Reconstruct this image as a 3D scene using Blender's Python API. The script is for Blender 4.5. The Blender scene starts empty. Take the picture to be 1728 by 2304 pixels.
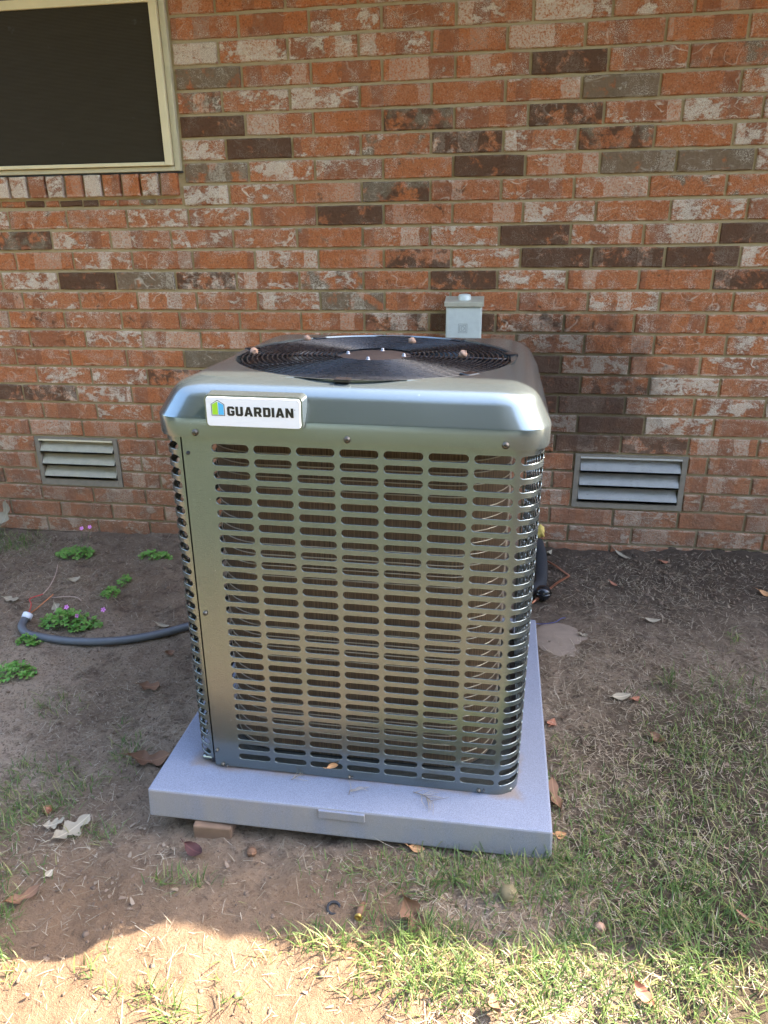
import bpy, bmesh, math, random
import numpy as np
from mathutils import Vector, Matrix

random.seed(7); rng = np.random.default_rng(7)
scene = bpy.context.scene
COL = scene.collection
PI = math.pi

# ---------------------------------------------------------------- camera
CAM = np.array([0.1923, -2.8617, 1.2627]); YAW, PITCH, ROLL, F = -0.15845, -0.36820, -0.01215, 1628.83
def cam_axes():
    cy, sy, cp, sp = math.cos(YAW), math.sin(YAW), math.cos(PITCH), math.sin(PITCH)
    fwd = np.array([sy*cp, cy*cp, sp]); r0 = np.array([cy, -sy, 0.]); u0 = np.cross(r0, fwd)
    r = r0*math.cos(ROLL)+u0*math.sin(ROLL); u = np.cross(r, fwd)
    return np.array([r, u, fwd])
AX = cam_axes()
cd = bpy.data.cameras.new('camera'); cam = bpy.data.objects.new('camera', cd); COL.objects.link(cam)
cd.sensor_fit = 'HORIZONTAL'; cd.sensor_width = 36; cd.lens = 36*F/1728; cd.clip_start = 0.05; cd.clip_end = 400
M = Matrix(((AX[0][0], AX[1][0], -AX[2][0], CAM[0]), (AX[0][1], AX[1][1], -AX[2][1], CAM[1]),
            (AX[0][2], AX[1][2], -AX[2][2], CAM[2]), (0, 0, 0, 1)))
cam.matrix_world = M; scene.camera = cam
def on_z(px, py, z=0.0):          # survey: where the sight line through a point of the photograph meets height z
    d = np.array([(px-864)/F, -(py-1152)/F, 1.]) @ AX
    t = (z-CAM[2])/d[2]; return CAM+t*d
def on_y(px, py, y=0.0):
    d = np.array([(px-864)/F, -(py-1152)/F, 1.]) @ AX
    t = (y-CAM[1])/d[1]; return CAM+t*d
def project(P):
    v = (P-CAM) @ AX.T
    return 864+F*v[:, 0]/v[:, 2], 1152-F*v[:, 1]/v[:, 2], v[:, 2]

# ---------------------------------------------------------------- light
SUN = Vector((0.88, 0.43, 1.0)).normalized()
w = bpy.data.worlds.new('World'); scene.world = w; w.use_nodes = True
nt = w.node_tree; bg = nt.nodes['Background']
sky = nt.nodes.new('ShaderNodeTexSky'); sky.sky_type = 'NISHITA'; sky.sun_disc = False
sky.sun_elevation = math.asin(SUN.z); sky.sun_rotation = math.atan2(SUN.x, SUN.y)
sky.air_density = 1.0; sky.dust_density = 2.5; sky.ozone_density = 1.0
nt.links.new(sky.outputs[0], bg.inputs[0]); bg.inputs[1].default_value = 0.15
sl = bpy.data.lights.new('sun', 'SUN'); so = bpy.data.objects.new('sun', sl); COL.objects.link(so)
sl.energy = 3.8; sl.angle = math.radians(0.53); sl.color = (1.0, 0.91, 0.77)
so.rotation_euler = SUN.to_track_quat('Z', 'Y').to_euler()
vs = scene.view_settings; vs.view_transform = 'Standard'; vs.look = 'None'; vs.gamma = 1; vs.use_curve_mapping = False
vs.exposure = 3.38
scene.cycles.max_bounces = 10; scene.cycles.diffuse_bounces = 5; scene.cycles.glossy_bounces = 5

# ---------------------------------------------------------------- helpers
def link(o, parent=None):
    COL.objects.link(o)
    if parent is not None: o.parent = parent
    return o
def mesh_obj(name, verts, faces, mat=None, parent=None, smooth=False, loc=None):
    me = bpy.data.meshes.new(name); me.from_pydata([tuple(v) for v in verts], [], [tuple(f) for f in faces])
    if mat: me.materials.append(mat)
    if smooth: me.polygons.foreach_set('use_smooth', [True]*len(me.polygons))
    me.update()
    o = bpy.data.objects.new(name, me)
    if loc is not None: o.location = loc
    return link(o, parent)
def bm_obj(name, bm, mat=None, parent=None, smooth=False, loc=None):
    me = bpy.data.meshes.new(name); bm.to_mesh(me); bm.free()
    if mat: me.materials.append(mat)
    if smooth: me.polygons.foreach_set('use_smooth', [True]*len(me.polygons))
    o = bpy.data.objects.new(name, me)
    if loc is not None: o.location = loc
    return link(o, parent)
def tag(o, label=None, cat=None, group=None, kind=None):
    if label: o['label'] = label
    if cat: o['category'] = cat
    if group: o['group'] = group
    if kind: o['kind'] = kind
    return o
def empty(name, loc=(0, 0, 0), rz=0):
    o = bpy.data.objects.new(name, None); o.empty_display_size = .05; o.location = loc; o.rotation_euler = (0, 0, rz)
    return link(o)
def copy_tree(o, parent=None):
    c = o.copy(); link(c, parent)
    for ch in list(o.children): copy_tree(ch, c)
    return c
def box(bm, x0, x1, y0, y1, z0, z1, bev=0):
    r = bmesh.ops.create_cube(bm, size=1)['verts']
    for v in r:
        v.co.x = x0 if v.co.x < 0 else x1; v.co.y = y0 if v.co.y < 0 else y1; v.co.z = z0 if v.co.z < 0 else z1
    if bev:
        es = list({e for v in r for e in v.link_edges})
        bmesh.ops.bevel(bm, geom=es, offset=bev, segments=2, affect='EDGES', profile=.5)
def sweep(pts, rads, n=10, cap=True, closed=False):
    P = [Vector(p) for p in pts]; N = len(P); vs_, fs = [], []
    if not hasattr(rads, '__len__'): rads = [rads]*N
    up = Vector((0, 0, 1)); prev = None
    for i, p in enumerate(P):
        if closed: t = P[(i+1) % N]-P[i-1]
        else: t = P[min(i+1, N-1)]-P[max(i-1, 0)]
        t.normalize()
        a = prev if prev is not None else (up if abs(t.z) < .9 else Vector((1, 0, 0)))
        s = a-t*a.dot(t); s.normalize(); prev = s; b = t.cross(s)
        for k in range(n):
            an = 2*PI*k/n; vs_.append(p+(s*math.cos(an)+b*math.sin(an))*rads[i])
    for i in range(N if closed else N-1):
        j = (i+1) % N
        for k in range(n):
            l = (k+1) % n; fs.append((i*n+k, i*n+l, j*n+l, j*n+k))
    if cap and not closed:
        fs.append(tuple(range(n))[::-1]); fs.append(tuple(range((N-1)*n, N*n)))
    return vs_, fs
def spline(pts, m=8):
    P = [Vector(p) for p in pts]; P = [P[0]*2-P[1]]+P+[P[-1]*2-P[-2]]; out = []
    for i in range(1, len(P)-2):
        for k in range(m):
            t = k/m; a, b, c, d = P[i-1:i+3]
            out.append(.5*((2*b)+(c-a)*t+(2*a-5*b+4*c-d)*t*t+(3*b-a-3*c+d)*t**3))
    out.append(P[-2]); return out
def lathe(prof, n=32, center=(0, 0)):
    vs_, fs = [], []
    for r, z in prof:
        for k in range(n):
            a = 2*PI*k/n; vs_.append((center[0]+r*math.cos(a), center[1]+r*math.sin(a), z))
    for i in range(len(prof)-1):
        for k in range(n):
            l = (k+1) % n; fs.append((i*n+k, i*n+l, (i+1)*n+l, (i+1)*n+k))
    return vs_, fs
def join(lists):
    V, Fc = [], []
    for v, f in lists:
        o = len(V); V += list(v); Fc += [tuple(i+o for i in q) for q in f]
    return V, Fc

# ---------------------------------------------------------------- node material helper
class Nt:
    def __init__(self, name):
        self.m = bpy.data.materials.new(name); self.m.use_nodes = True; self.t = self.m.node_tree; self.n = self.t.nodes; self.l = self.t.links
        self.b = self.n['Principled BSDF']
    def node(self, ty, **kw):
        n = self.n.new(ty)
        for k, v in kw.items(): setattr(n, k, v)
        return n
    def set(self, inp, v):
        if isinstance(v, bpy.types.NodeSocket): self.l.new(v, inp)
        elif hasattr(v, '__len__') and len(v) == 3 and inp.type == 'RGBA': inp.default_value = (*v, 1)
        else: inp.default_value = v
    def noise(self, vec, scale, detail=4, rough=.55, dist=0, out=0):
        n = self.node('ShaderNodeTexNoise'); self.set(n.inputs['Vector'], vec)
        self.set(n.inputs['Scale'], scale); n.inputs['Detail'].default_value = detail; n.inputs['Roughness'].default_value = rough; n.inputs['Distortion'].default_value = dist
        return n.outputs[out]
    def vor(self, vec, scale, feature='F1', out='Distance', dim='3D'):
        n = self.node('ShaderNodeTexVoronoi', feature=feature, voronoi_dimensions=dim); 
        if dim == '1D': self.set(n.inputs['W'], vec)
        else: self.set(n.inputs['Vector'], vec)
        n.inputs['Scale'].default_value = scale; return n.outputs[out]
    def math(self, op, a, b=0., c=None, clamp=False):
        n = self.node('ShaderNodeMath', operation=op, use_clamp=clamp); self.set(n.inputs[0], a); self.set(n.inputs[1], b)
        if c is not None: self.set(n.inputs[2], c)
        return n.outputs[0]
    def ramp(self, v, a, b, lo=0., hi=1.):
        n = self.node('ShaderNodeMapRange', interpolation_type='SMOOTHSTEP'); self.set(n.inputs[0], v); self.set(n.inputs[1], a); self.set(n.inputs[2], b)
        n.inputs[3].default_value = lo; n.inputs[4].default_value = hi; return n.outputs[0]
    def mix(self, f, a, b, mode='MIX'):
        n = self.node('ShaderNodeMix', data_type='RGBA', blend_type=mode); self.set(n.inputs[0], f); self.set(n.inputs[6], a); self.set(n.inputs[7], b); return n.outputs[2]
    def vmath(self, op, a, b):
        n = self.node('ShaderNodeVectorMath', operation=op); self.set(n.inputs[0], a); self.set(n.inputs[1], b); return n.outputs[0]
    def coord(self, which='Object'): return self.node('ShaderNodeTexCoord').outputs[which]
    def pos(self): return self.node('ShaderNodeNewGeometry').outputs['Position']
    def bump(self, h, strength=.3, dist=.002, normal=None):
        n = self.node('ShaderNodeBump'); self.set(n.inputs['Height'], h); n.inputs['Strength'].default_value = strength; n.inputs['Distance'].default_value = dist
        if normal is not None: self.l.new(normal, n.inputs['Normal'])
        return n.outputs[0]
    def out(self, color=None, rough=None, normal=None, metal=None, spec=None):
        for k, v in (('Base Color', color), ('Roughness', rough), ('Normal', normal), ('Metallic', metal), ('Specular IOR Level', spec)):
            if v is not None: self.set(self.b.inputs[k], v)
        return self.m
def simple(name, col, rough=.5, metal=0., vary=.12, scale=40, bump=0., spec=.5):
    t = Nt(name); p = t.pos(); n = t.noise(p, scale, 5)
    c = t.mix(n, tuple(x*(1-vary) for x in col), tuple(min(1, x*(1+vary)) for x in col))
    nn = t.bump(t.noise(p, scale*6, 3), bump, .001) if bump else None
    return t.out(c, t.ramp(n, .2, .8, max(.02, rough-.06), rough+.06), nn, metal, spec)

# brick: obj.color R = soot / dark body, G = lime-white, B = grey
def brick_mat(name, stuff=False):
    t = Nt(name)
    if stuff:
        g = t.node('ShaderNodeNewGeometry'); rnd = g.outputs['Random Per Island']; co = t.coord('Object')
        v = t.vmath('ADD', co, (3.1, 7.7, 1.9))
        R = t.ramp(rnd, .88, .90, .1, .75); r2 = t.math('FRACT', t.math('MULTIPLY', rnd, 37.3)); G = t.math('MULTIPLY_ADD', r2, .6, .2)
        r3 = t.math('FRACT', t.math('MULTIPLY', rnd, 91.7)); B = t.ramp(r3, .88, .9)
    else:
        oi = t.node('ShaderNodeObjectInfo'); rnd = oi.outputs['Random']; co = t.coord('Object')
        off = t.node('ShaderNodeCombineXYZ'); t.set(off.inputs[0], t.math('MULTIPLY', rnd, 73.)); t.set(off.inputs[1], t.math('MULTIPLY', rnd, 31.)); t.set(off.inputs[2], t.math('MULTIPLY', rnd, 57.))
        v = t.vmath('ADD', co, off.outputs[0])
        sp = t.node('ShaderNodeSeparateColor'); t.l.new(oi.outputs['Color'], sp.inputs[0]); R, G, B = sp.outputs[0], sp.outputs[1], sp.outputs[2]
    n1 = t.noise(v, 22, 5, .6); n2 = t.noise(v, 160, 4, .65); n3 = t.noise(v, 420, 2, .6)
    r4 = t.math('FRACT', t.math('MULTIPLY', rnd, 17.9))
    base = t.mix(n1, (.45, .118, .032), (.55, .192, .066))
    base = t.mix(r4, base, t.mix(n1, (.39, .115, .042), (.50, .185, .075)))
    base = t.mix(t.ramp(n2, .49, .70, 0, .85), base, (.18, .055, .022))
    base = t.mix(t.math('MULTIPLY', t.ramp(t.noise(v, 230, 3, .7), .46, .66), t.math('MULTIPLY_ADD', G, .42, .10)), base, (.72, .47, .28))
    base = t.mix(t.ramp(t.noise(v, 11, 5, .65, .5), .56, .70, 0, .6), base, (.17, .070, .036))
    # kiln bands across the length
    sx = t.node('ShaderNodeSeparateXYZ'); t.l.new(v, sx.inputs[0])
    wob = t.math('MULTIPLY_ADD', t.noise(v, 30, 3), .02, sx.outputs[0])
    cell = t.vor(wob, 17, 'F1', 'Color', '1D'); sc = t.node('ShaderNodeSeparateColor'); t.l.new(cell, sc.inputs[0])
    base = t.mix(t.ramp(sc.outputs[0], .74, .76, 0, .42), base, (.20, .085, .05))
    band = t.ramp(sc.outputs[1], .84, .86, 0, .75)
    # lime wash: speckle, patches, strokes
    lime = t.mix(n1, (.78, .63, .45), (.88, .80, .64))
    lowv = t.vmath('MULTIPLY', v, (1., 1., 1.6)); p1 = t.noise(lowv, 13, 9, .74, .25)
    thr = t.math('MULTIPLY_ADD', G, -.25, .735)
    patch = t.ramp(p1, t.math('SUBTRACT', thr, .02), t.math('ADD', thr, .045), 0, .95)
    gate = t.ramp(n3, .40, .56)
    patch = t.math('MULTIPLY', patch, t.math('MULTIPLY_ADD', gate, .6, .4))
    speck = t.math('MULTIPLY', t.ramp(n3, .52, .60), t.ramp(t.noise(v, 16, 5, .65), .46, .66)); speck = t.math('MULTIPLY', speck, t.math('MULTIPLY_ADD', G, 1., .5), clamp=True)
    iso = t.math('ABSOLUTE', t.math('SUBTRACT', t.noise(lowv, 9, 2, .4, .6), .5))
    stroke = t.math('MULTIPLY', t.ramp(iso, .003, .020, .8, 0), t.ramp(t.noise(v, 11, 3), .52, .62)); stroke = t.math('MULTIPLY', stroke, t.math('MULTIPLY_ADD', G, .9, .15), clamp=True)
    bandm = t.math('MULTIPLY', t.math('MULTIPLY', band, G), t.ramp(n2, .36, .56))
    sr = t.node('ShaderNodeSeparateXYZ'); t.l.new(co, sr.inputs[0])
    if not stuff:
        rim = t.math('MULTIPLY', t.ramp(t.math('ABSOLUTE', sr.outputs[2]), .0235, .0325), t.ramp(t.noise(v, 34, 5, .7), .46, .62)); rim = t.math('MULTIPLY', rim, t.math('MULTIPLY_ADD', G, .7, .1), clamp=True); stroke = t.math('MAXIMUM', stroke, rim)
    W = t.math('MAXIMUM', t.math('MAXIMUM', patch, speck), t.math('MAXIMUM', stroke, bandm), clamp=True)
    # soot
    dn = t.noise(v, 24, 6, .65, .4); dthr = t.math('MULTIPLY_ADD', R, -.62, .86)
    dk = t.ramp(dn, t.math('SUBTRACT', dthr, .06), t.math('ADD', dthr, .08), 0, .94)
    dcol = t.mix(n2, (.060, .034, .020), (.17, .088, .048))
    col = t.mix(dk, base, dcol)
    gn = t.noise(v, 16, 5, .6, .3); gthr = t.math('MULTIPLY_ADD', B, -.6, .84); gk = t.ramp(gn, t.math('SUBTRACT', gthr, .05), t.math('ADD', gthr, .07), 0, .9)
    col = t.mix(gk, col, t.mix(n2, (.12, .085, .050), (.28, .21, .13)))
    W2 = t.math('MULTIPLY', W, t.math('MULTIPLY_ADD', dk, -.72, 1.))
    col = t.mix(W2, col, lime)
    # soil splash low on the wall
    sp2 = t.node('ShaderNodeSeparateXYZ'); t.l.new(t.pos(), sp2.inputs[0])
    dz = t.math('MULTIPLY', t.ramp(sp2.outputs[2], .05, .85, 1, 0), t.ramp(n1, .2, .8, .45, .8))
    col = t.mix(dz, col, (.20, .115, .075))
    # old damp stain on the wall beside the unit
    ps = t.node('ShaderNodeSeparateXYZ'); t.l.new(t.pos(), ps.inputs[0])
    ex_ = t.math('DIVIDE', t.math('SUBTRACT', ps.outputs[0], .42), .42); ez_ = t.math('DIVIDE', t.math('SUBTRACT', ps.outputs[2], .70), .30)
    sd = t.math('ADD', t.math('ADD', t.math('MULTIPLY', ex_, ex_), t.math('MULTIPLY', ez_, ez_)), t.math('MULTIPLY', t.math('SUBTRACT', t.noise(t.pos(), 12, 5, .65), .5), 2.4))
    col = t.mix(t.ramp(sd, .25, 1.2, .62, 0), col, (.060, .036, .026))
    h = t.math('ADD', t.math('MULTIPLY', t.noise(v, 60, 6, .7), 1.2), t.math('MULTIPLY', p1, 1.6))
    h = t.math('ADD', h, t.math('MULTIPLY', W2, .25))
    return t.out(col, .88, t.bump(h, 1., .006), 0, .2)
M_BRICK = brick_mat('brick_clay'); M_BRICKFAR = brick_mat('brick_clay_far', True)
def mortar():
    t = Nt('mortar'); p = t.pos(); n = t.noise(p, 30, 6, .6); n2 = t.noise(p, 300, 4, .7)
    c = t.mix(n, (.40, .30, .155), (.55, .43, .25)); c = t.mix(t.ramp(n2, .6, .75), c, (.18, .16, .12))
    sp = t.node('ShaderNodeSeparateXYZ'); t.l.new(p, sp.inputs[0])
    c = t.mix(t.ramp(sp.outputs[2], .1, .9, .7, 0), c, t.mix(n, (.18, .14, .095), (.28, .22, .15)))  # bounce light put into the colour: warm mortar above, duller below
    c = t.mix(t.ramp(t.noise(p, 3.5, 3), .55, .7, 0, .4), c, (.21, .18, .10))
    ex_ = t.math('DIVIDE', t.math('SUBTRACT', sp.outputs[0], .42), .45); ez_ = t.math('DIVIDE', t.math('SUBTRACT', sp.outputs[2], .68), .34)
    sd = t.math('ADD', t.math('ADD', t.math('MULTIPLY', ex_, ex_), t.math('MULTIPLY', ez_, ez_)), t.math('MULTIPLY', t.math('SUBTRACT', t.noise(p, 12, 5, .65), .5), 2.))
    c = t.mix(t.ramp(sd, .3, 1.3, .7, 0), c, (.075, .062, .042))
    return t.out(c, .95, t.bump(t.math('ADD', n2, t.noise(p, 90, 5, .7)), .9, .004), 0, .1)
M_MORTAR = mortar()
M_CREAM = simple('cream_paint', (.76, .64, .38), .45, 0, .10, 14, .08)
M_CREAMTRIM = simple('weathered_cream_trim', (.56, .49, .31), .55, 0, .18, 25, .15)
M_CAULK = simple('dark_caulk', (.035, .035, .035), .7)
def screen_mat():
    t = Nt('solar_screen'); p = t.pos(); sp = t.node('ShaderNodeSeparateXYZ'); t.l.new(p, sp.inputs[0])
    wv = t.math('SINE', t.math('MULTIPLY', sp.outputs[2], 1500.)); n = t.noise(t.vmath('MULTIPLY', p, (1, 1, 6)), 9, 4)
    c = t.mix(n, (.026, .019, .011), (.046, .036, .022)); c = t.mix(t.ramp(wv, -.2, .8, 0, .6), c, (.066, .052, .033))
    c = t.mix(t.ramp(t.noise(p, 16, 5, .65), .64, .78, 0, .35), c, (.12, .12, .12))
    return t.out(c, .35, t.bump(wv, .15, .0006), 0, .10)
M_SCREEN = screen_mat()
M_GLASS = simple('window_glass', (.03, .035, .04), .04, 0, .1, 4)
def galv(name, col, rust=.25):
    t = Nt(name); p = t.pos(); n = t.noise(p, 35, 5, .6); n2 = t.noise(t.vmath('MULTIPLY', p, (1, 1, 4)), 60, 5, .7)
    c = t.mix(n, tuple(x*.8 for x in col), tuple(x*1.1 for x in col)); c = t.mix(t.ramp(n2, .56, .72, 0, rust), c, (.22, .17, .12))
    return t.out(c, .5, t.bump(n2, .15, .001), .25, .4)
M_VENT = galv('vent_metal', (.74, .67, .50)); M_VENTR = galv('vent_metal_bluish', (.58, .555, .50), .5)
M_VMORT = simple('vent_mortar', (.23, .195, .15), .95, 0, .3, 40, .6, .1)
M_DARK = simple('dark_void', (.012, .011, .010), .9)
def paint_mat():
    t = Nt('slate_grey_paint'); p = t.pos(); n = t.noise(p, 6, 4); n2 = t.noise(p, 900, 2)
    c = t.mix(n, (.175, .205, .208), (.21, .24, .238))
    dust = t.math('MULTIPLY', t.ramp(t.noise(p, 240, 3, .6), .70, .75), t.ramp(t.noise(p, 11, 3), .45, .65)); c = t.mix(t.math('MULTIPLY', dust, .5), c, (.55, .56, .54))
    r = t.math('MULTIPLY_ADD', n, .06, .19)
    m = t.math('MULTIPLY_ADD', dust, -.5, .82)
    return t.out(c, r, t.bump(t.math('ADD', t.math('MULTIPLY', n2, .15), t.noise(p, 25, 2)), .035, .0015), m, .5)
M_PAINT = paint_mat()
M_BLACK = simple('black_gloss', (.012, .012, .014), .22, 0, .2, 30)
M_WIRE = simple('guard_wire_black', (.014, .013, .014), .28, 0, .3, 50)
M_HUB = simple('motor_plate_brown', (.060, .040, .030), .8, 0, .35, 30, .1, .2)
M_CHROME = simple('chrome_nut', (.30, .30, .32), .3, 1., .1)
M_SCREW = simple('screw_steel', (.12, .10, .075), .35, .8, .3, 200)
def coil_mat():
    t = Nt('coil_fins'); uv = t.node('ShaderNodeUVMap').outputs[0]; sp = t.node('ShaderNodeSeparateXYZ'); t.l.new(uv, sp.inputs[0])
    s = t.math('SINE', t.math('MULTIPLY', sp.outputs[0], 2*PI/.0022)); n = t.noise(t.pos(), 20, 4)
    c = t.mix(n, (.23, .155, .092), (.35, .245, .15)); cb = t.node('ShaderNodeCombineXYZ'); t.set(cb.inputs[0], sp.outputs[0]); st = t.noise(t.vmath('MULTIPLY', cb.outputs[0], (260., 1., 1.)), 1., 3, .8); c = t.mix(t.ramp(st, .40, .60, .85, 0), c, (.045, .032, .022)); c = t.mix(t.ramp(s, -.3, .9, 0, .6), c, (.07, .048, .032))
    return t.out(c, .45, t.bump(s, .6, .002), .35, .4)
M_COIL = coil_mat()
M_TUBE = simple('coil_tube', (.50, .45, .35), .35, .3, .15)
M_WHITE = simple('badge_white', (.82, .82, .84), .35, 0, .02)
M_INK = simple('badge_ink', (.008, .008, .009), .4)
M_GREEN = simple('badge_green', (.36, .68, .03), .4, 0, .03)
M_BLUE = simple('badge_blue', (.09, .48, .82), .4, 0, .03)
def pad_mat():
    t = Nt('grey_pad_plastic'); p = t.pos(); n = t.noise(p, 8, 5, .6); g = t.noise(p, 600, 2, .5); 
    c = t.mix(n, (.205, .22, .275), (.265, .28, .34)); c = t.mix(t.ramp(g, .40, .60, 0, .6), c, (.12, .13, .165))
    # rusty soil washed out from under the cabinet
    s = t.node('ShaderNodeSeparateXYZ'); t.l.new(p, s.inputs[0])
    dx = t.math('SUBTRACT', t.math('ABSOLUTE', t.math('ADD', s.outputs[0], .103)), .375); dy = t.math('SUBTRACT', t.math('ABSOLUTE', t.math('ADD', s.outputs[1], 1.165)), .375)
    d = t.math('ADD', t.math('MAXIMUM', dx, dy), t.math('MULTIPLY', t.noise(p, 16, 4), .06))
    c = t.mix(t.ramp(d, .022, .052, .6, 0), c, t.mix(n, (.16, .095, .04), (.30, .20, .10)))
    up = t.node('ShaderNodeNewGeometry'); un = t.node('ShaderNodeSeparateXYZ'); t.l.new(up.outputs['Normal'], un.inputs[0])
    edge = t.math('MULTIPLY', t.ramp(un.outputs[2], .2, .8, 1, 0), t.ramp(t.noise(t.vmath('MULTIPLY', p, (1, 1, .3)), 24, 4), .3, .7, .25, .6))
    c = t.mix(edge, c, (.30, .265, .22))
    c = t.mix(t.ramp(t.noise(p, 130, 2), .74, .77, 0, .7), c, (.10, .08, .06))
    return t.out(c, .62, t.bump(g, .35, .001), 0, .35)
M_PAD = pad_mat()
M_BOX = galv('box_enamel', (.72, .76, .70), .12); M_BOXRIM = galv('box_rim_stained', (.55, .52, .40), .5)
M_BOXINK = simple('box_emblem_line', (.22, .24, .22), .6)
def ground_mat():
    t = Nt('dirt'); p = t.pos(); n = t.noise(p, 2.2, 6, .62); n2 = t.noise(p, 14, 6, .66); n3 = t.noise(p, 120, 5, .7); n4 = t.noise(p, 500, 3, .7)
    c = t.mix(t.ramp(n, .3, .7), (.19, .136, .093), (.355, .265, .188))
    c = t.mix(t.ramp(n2, .50, .70, 0, .85), c, (.105, .072, .050)); c = t.mix(t.ramp(n3, .52, .66, 0, .8), c, (.088, .062, .045))
    c = t.mix(t.ramp(t.noise(t.vmath('MULTIPLY', p, (1., 1.6, 1.)), 70, 5, .75, .8), .56, .64, 0, .6), c, (.42, .35, .27))
    c = t.mix(t.ramp(t.vor(p, 95), .10, .22, .55, 0), c, (.075, .052, .038))
    c = t.mix(t.ramp(n4, .62, .72, 0, .35), c, (.36, .28, .21))
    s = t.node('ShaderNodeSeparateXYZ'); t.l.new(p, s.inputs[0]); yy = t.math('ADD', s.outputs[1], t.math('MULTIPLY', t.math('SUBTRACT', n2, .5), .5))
    # sunlit soil tone painted in the open, dark damp soil along the wall, lawn further out
    sun_tone = t.math('MULTIPLY', t.ramp(yy, -1.45, -1.95), t.ramp(t.math('ADD', s.outputs[0], t.math('MULTIPLY', n, .8)), 1.0, .4))
    c = t.mix(t.math('MULTIPLY', sun_tone, .75), c, t.mix(n3, (.175, .102, .056), (.255, .158, .094)))  # same dirt, its warmer look in the sun put into the colour
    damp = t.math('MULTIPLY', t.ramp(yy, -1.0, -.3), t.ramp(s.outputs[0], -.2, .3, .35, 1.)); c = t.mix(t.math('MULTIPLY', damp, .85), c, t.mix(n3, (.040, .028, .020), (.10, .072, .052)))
    c = t.mix(t.ramp(yy, -2.3, -3.2), c, t.mix(n2, (.060, .064, .036), (.10, .104, .058)))  # lawn green, darkened in colour for tree shade
    turf = t.math('MULTIPLY', t.ramp(t.math('ADD', s.outputs[0], t.math('MULTIPLY', n2, .6)), .55, .95), t.ramp(yy, -.8, -1.2)); c = t.mix(t.math('MULTIPLY', turf, .85), c, t.mix(n3, (.030, .023, .015), (.10, .073, .047)))
    c = t.mix(t.ramp(t.noise(p, 45, 6, .72, .5), .57, .68, 0, .55), c, (.065, .044, .030))
    h = t.math('ADD', t.math('ADD', n3, t.math('MULTIPLY', n2, 2.)), t.math('MULTIPLY', n4, .5))
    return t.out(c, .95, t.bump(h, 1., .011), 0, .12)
M_DIRT = ground_mat()
def blade_mat(name, a, b, c_, trans=.35):
    t = Nt(name); g = t.node('ShaderNodeNewGeometry'); r = g.outputs['Random Per Island']; r2 = t.math('FRACT', t.math('MULTIPLY', r, 13.7))
    c = t.mix(r, a, b); c = t.mix(t.ramp(r2, .75, .8, 0, .8), c, c_)
    t.out(c, .5, None, 0, .35)
    tr = t.node('ShaderNodeBsdfTranslucent'); t.set(tr.inputs[0], c); mx = t.node('ShaderNodeMixShader'); mx.inputs[0].default_value = trans
    t.l.new(t.b.outputs[0], mx.inputs[1]); t.l.new(tr.outputs[0], mx.inputs[2]); t.l.new(mx.outputs[0], t.n['Material Output'].inputs[0]); return t.m
M_GRASS = blade_mat('grass_blade', (.062, .115, .027), (.155, .215, .055), (.32, .28, .12))
M_STRAW = blade_mat('dry_straw', (.24, .18, .11), (.44, .37, .27), (.09, .06, .038), .15)
M_CLOVER = blade_mat('clover_leaf', (.09, .24, .04), (.16, .34, .06), (.20, .30, .08), .3)
M_PETAL = simple('pink_petal', (.62, .20, .55), .5, 0, .15)
M_PETALC = simple('petal_throat', (.35, .05, .30), .5)
M_STEM = simple('green_stem', (.12, .15, .06), .6)
def leaf_mat(name, a, b):
    t = Nt(name); co = t.coord('Object'); n = t.noise(co, 60, 5, .6); c = t.mix(n, a, b)
    s = t.node('ShaderNodeSeparateXYZ'); t.l.new(co, s.inputs[0]); c = t.mix(t.ramp(t.math('ABSOLUTE', s.outputs[1]), .0006, .002, .5, 0), c, tuple(min(1, x*1.5) for x in b))
    return t.out(c, .7, t.bump(n, .3, .001), 0, .3)
M_LTAN = leaf_mat('dead_leaf_tan', (.20, .165, .115), (.33, .28, .20)); M_LBROWN = leaf_mat('dead_leaf_brown', (.10, .052, .03), (.19, .10, .055))
M_LRED = leaf_mat('dead_leaf_red', (.22, .085, .05), (.33, .14, .08)); M_LORANGE = leaf_mat('dead_leaf_orange', (.36, .17, .07), (.48, .26, .12)); M_LDARK = leaf_mat('dead_leaf_dark', (.045, .018, .018), (.09, .035, .03))
M_HOSE = simple('grey_conduit', (.085, .092, .105), .5, 0, .25, 30, .1); M_PVC = simple('white_pvc', (.62, .65, .72), .45, 0, .08)
M_COPPER = simple('copper_tube', (.36, .15, .085), .38, .7, .35, 60); M_FOAM = simple('black_foam', (.022, .022, .024), .85, 0, .3, 120, .4)
M_YELLOW = simple('yellow_foam', (.62, .44, .11), .75, 0, .3, 60, .5)
M_REDWIRE = simple('red_wire', (.45, .05, .04), .5); M_ORWIRE = simple('orange_wire', (.46, .17, .07), .55); M_BLUEWIRE = simple('blue_wire', (.06, .07, .22), .5); M_PALEWIRE = simple('pale_wire', (.42, .30, .24), .6)
M_ACORN = simple('acorn_brown', (.34, .20, .13), .5, 0, .3, 150, .3); M_BRASS = simple('brass_end', (.34, .22, .05), .35, .7, .3, 300)
M_TAN = simple('tan_husk', (.15, .115, .055), .8, 0, .3, 120, .5); M_STONE = simple('pale_stone', (.205, .155, .115), .95, 0, .35, 28, .8); M_CLOD = simple('clod', (.13, .088, .06), .95, 0, .35, 60, .5)
M_SOFFIT = simple('soffit_paint', (.70, .66, .54), .6, 0, .06, 5); M_ROOF = simple('roof_shingle', (.09, .08, .075), .9, 0, .3, 8, .4)
M_BARK = simple('bark', (.09, .065, .045), .9, 0, .3, 20, .6); M_CROWN = blade_mat('tree_leaf', (.020, .042, .014), (.045, .072, .022), (.06, .09, .03), .2)

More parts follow.
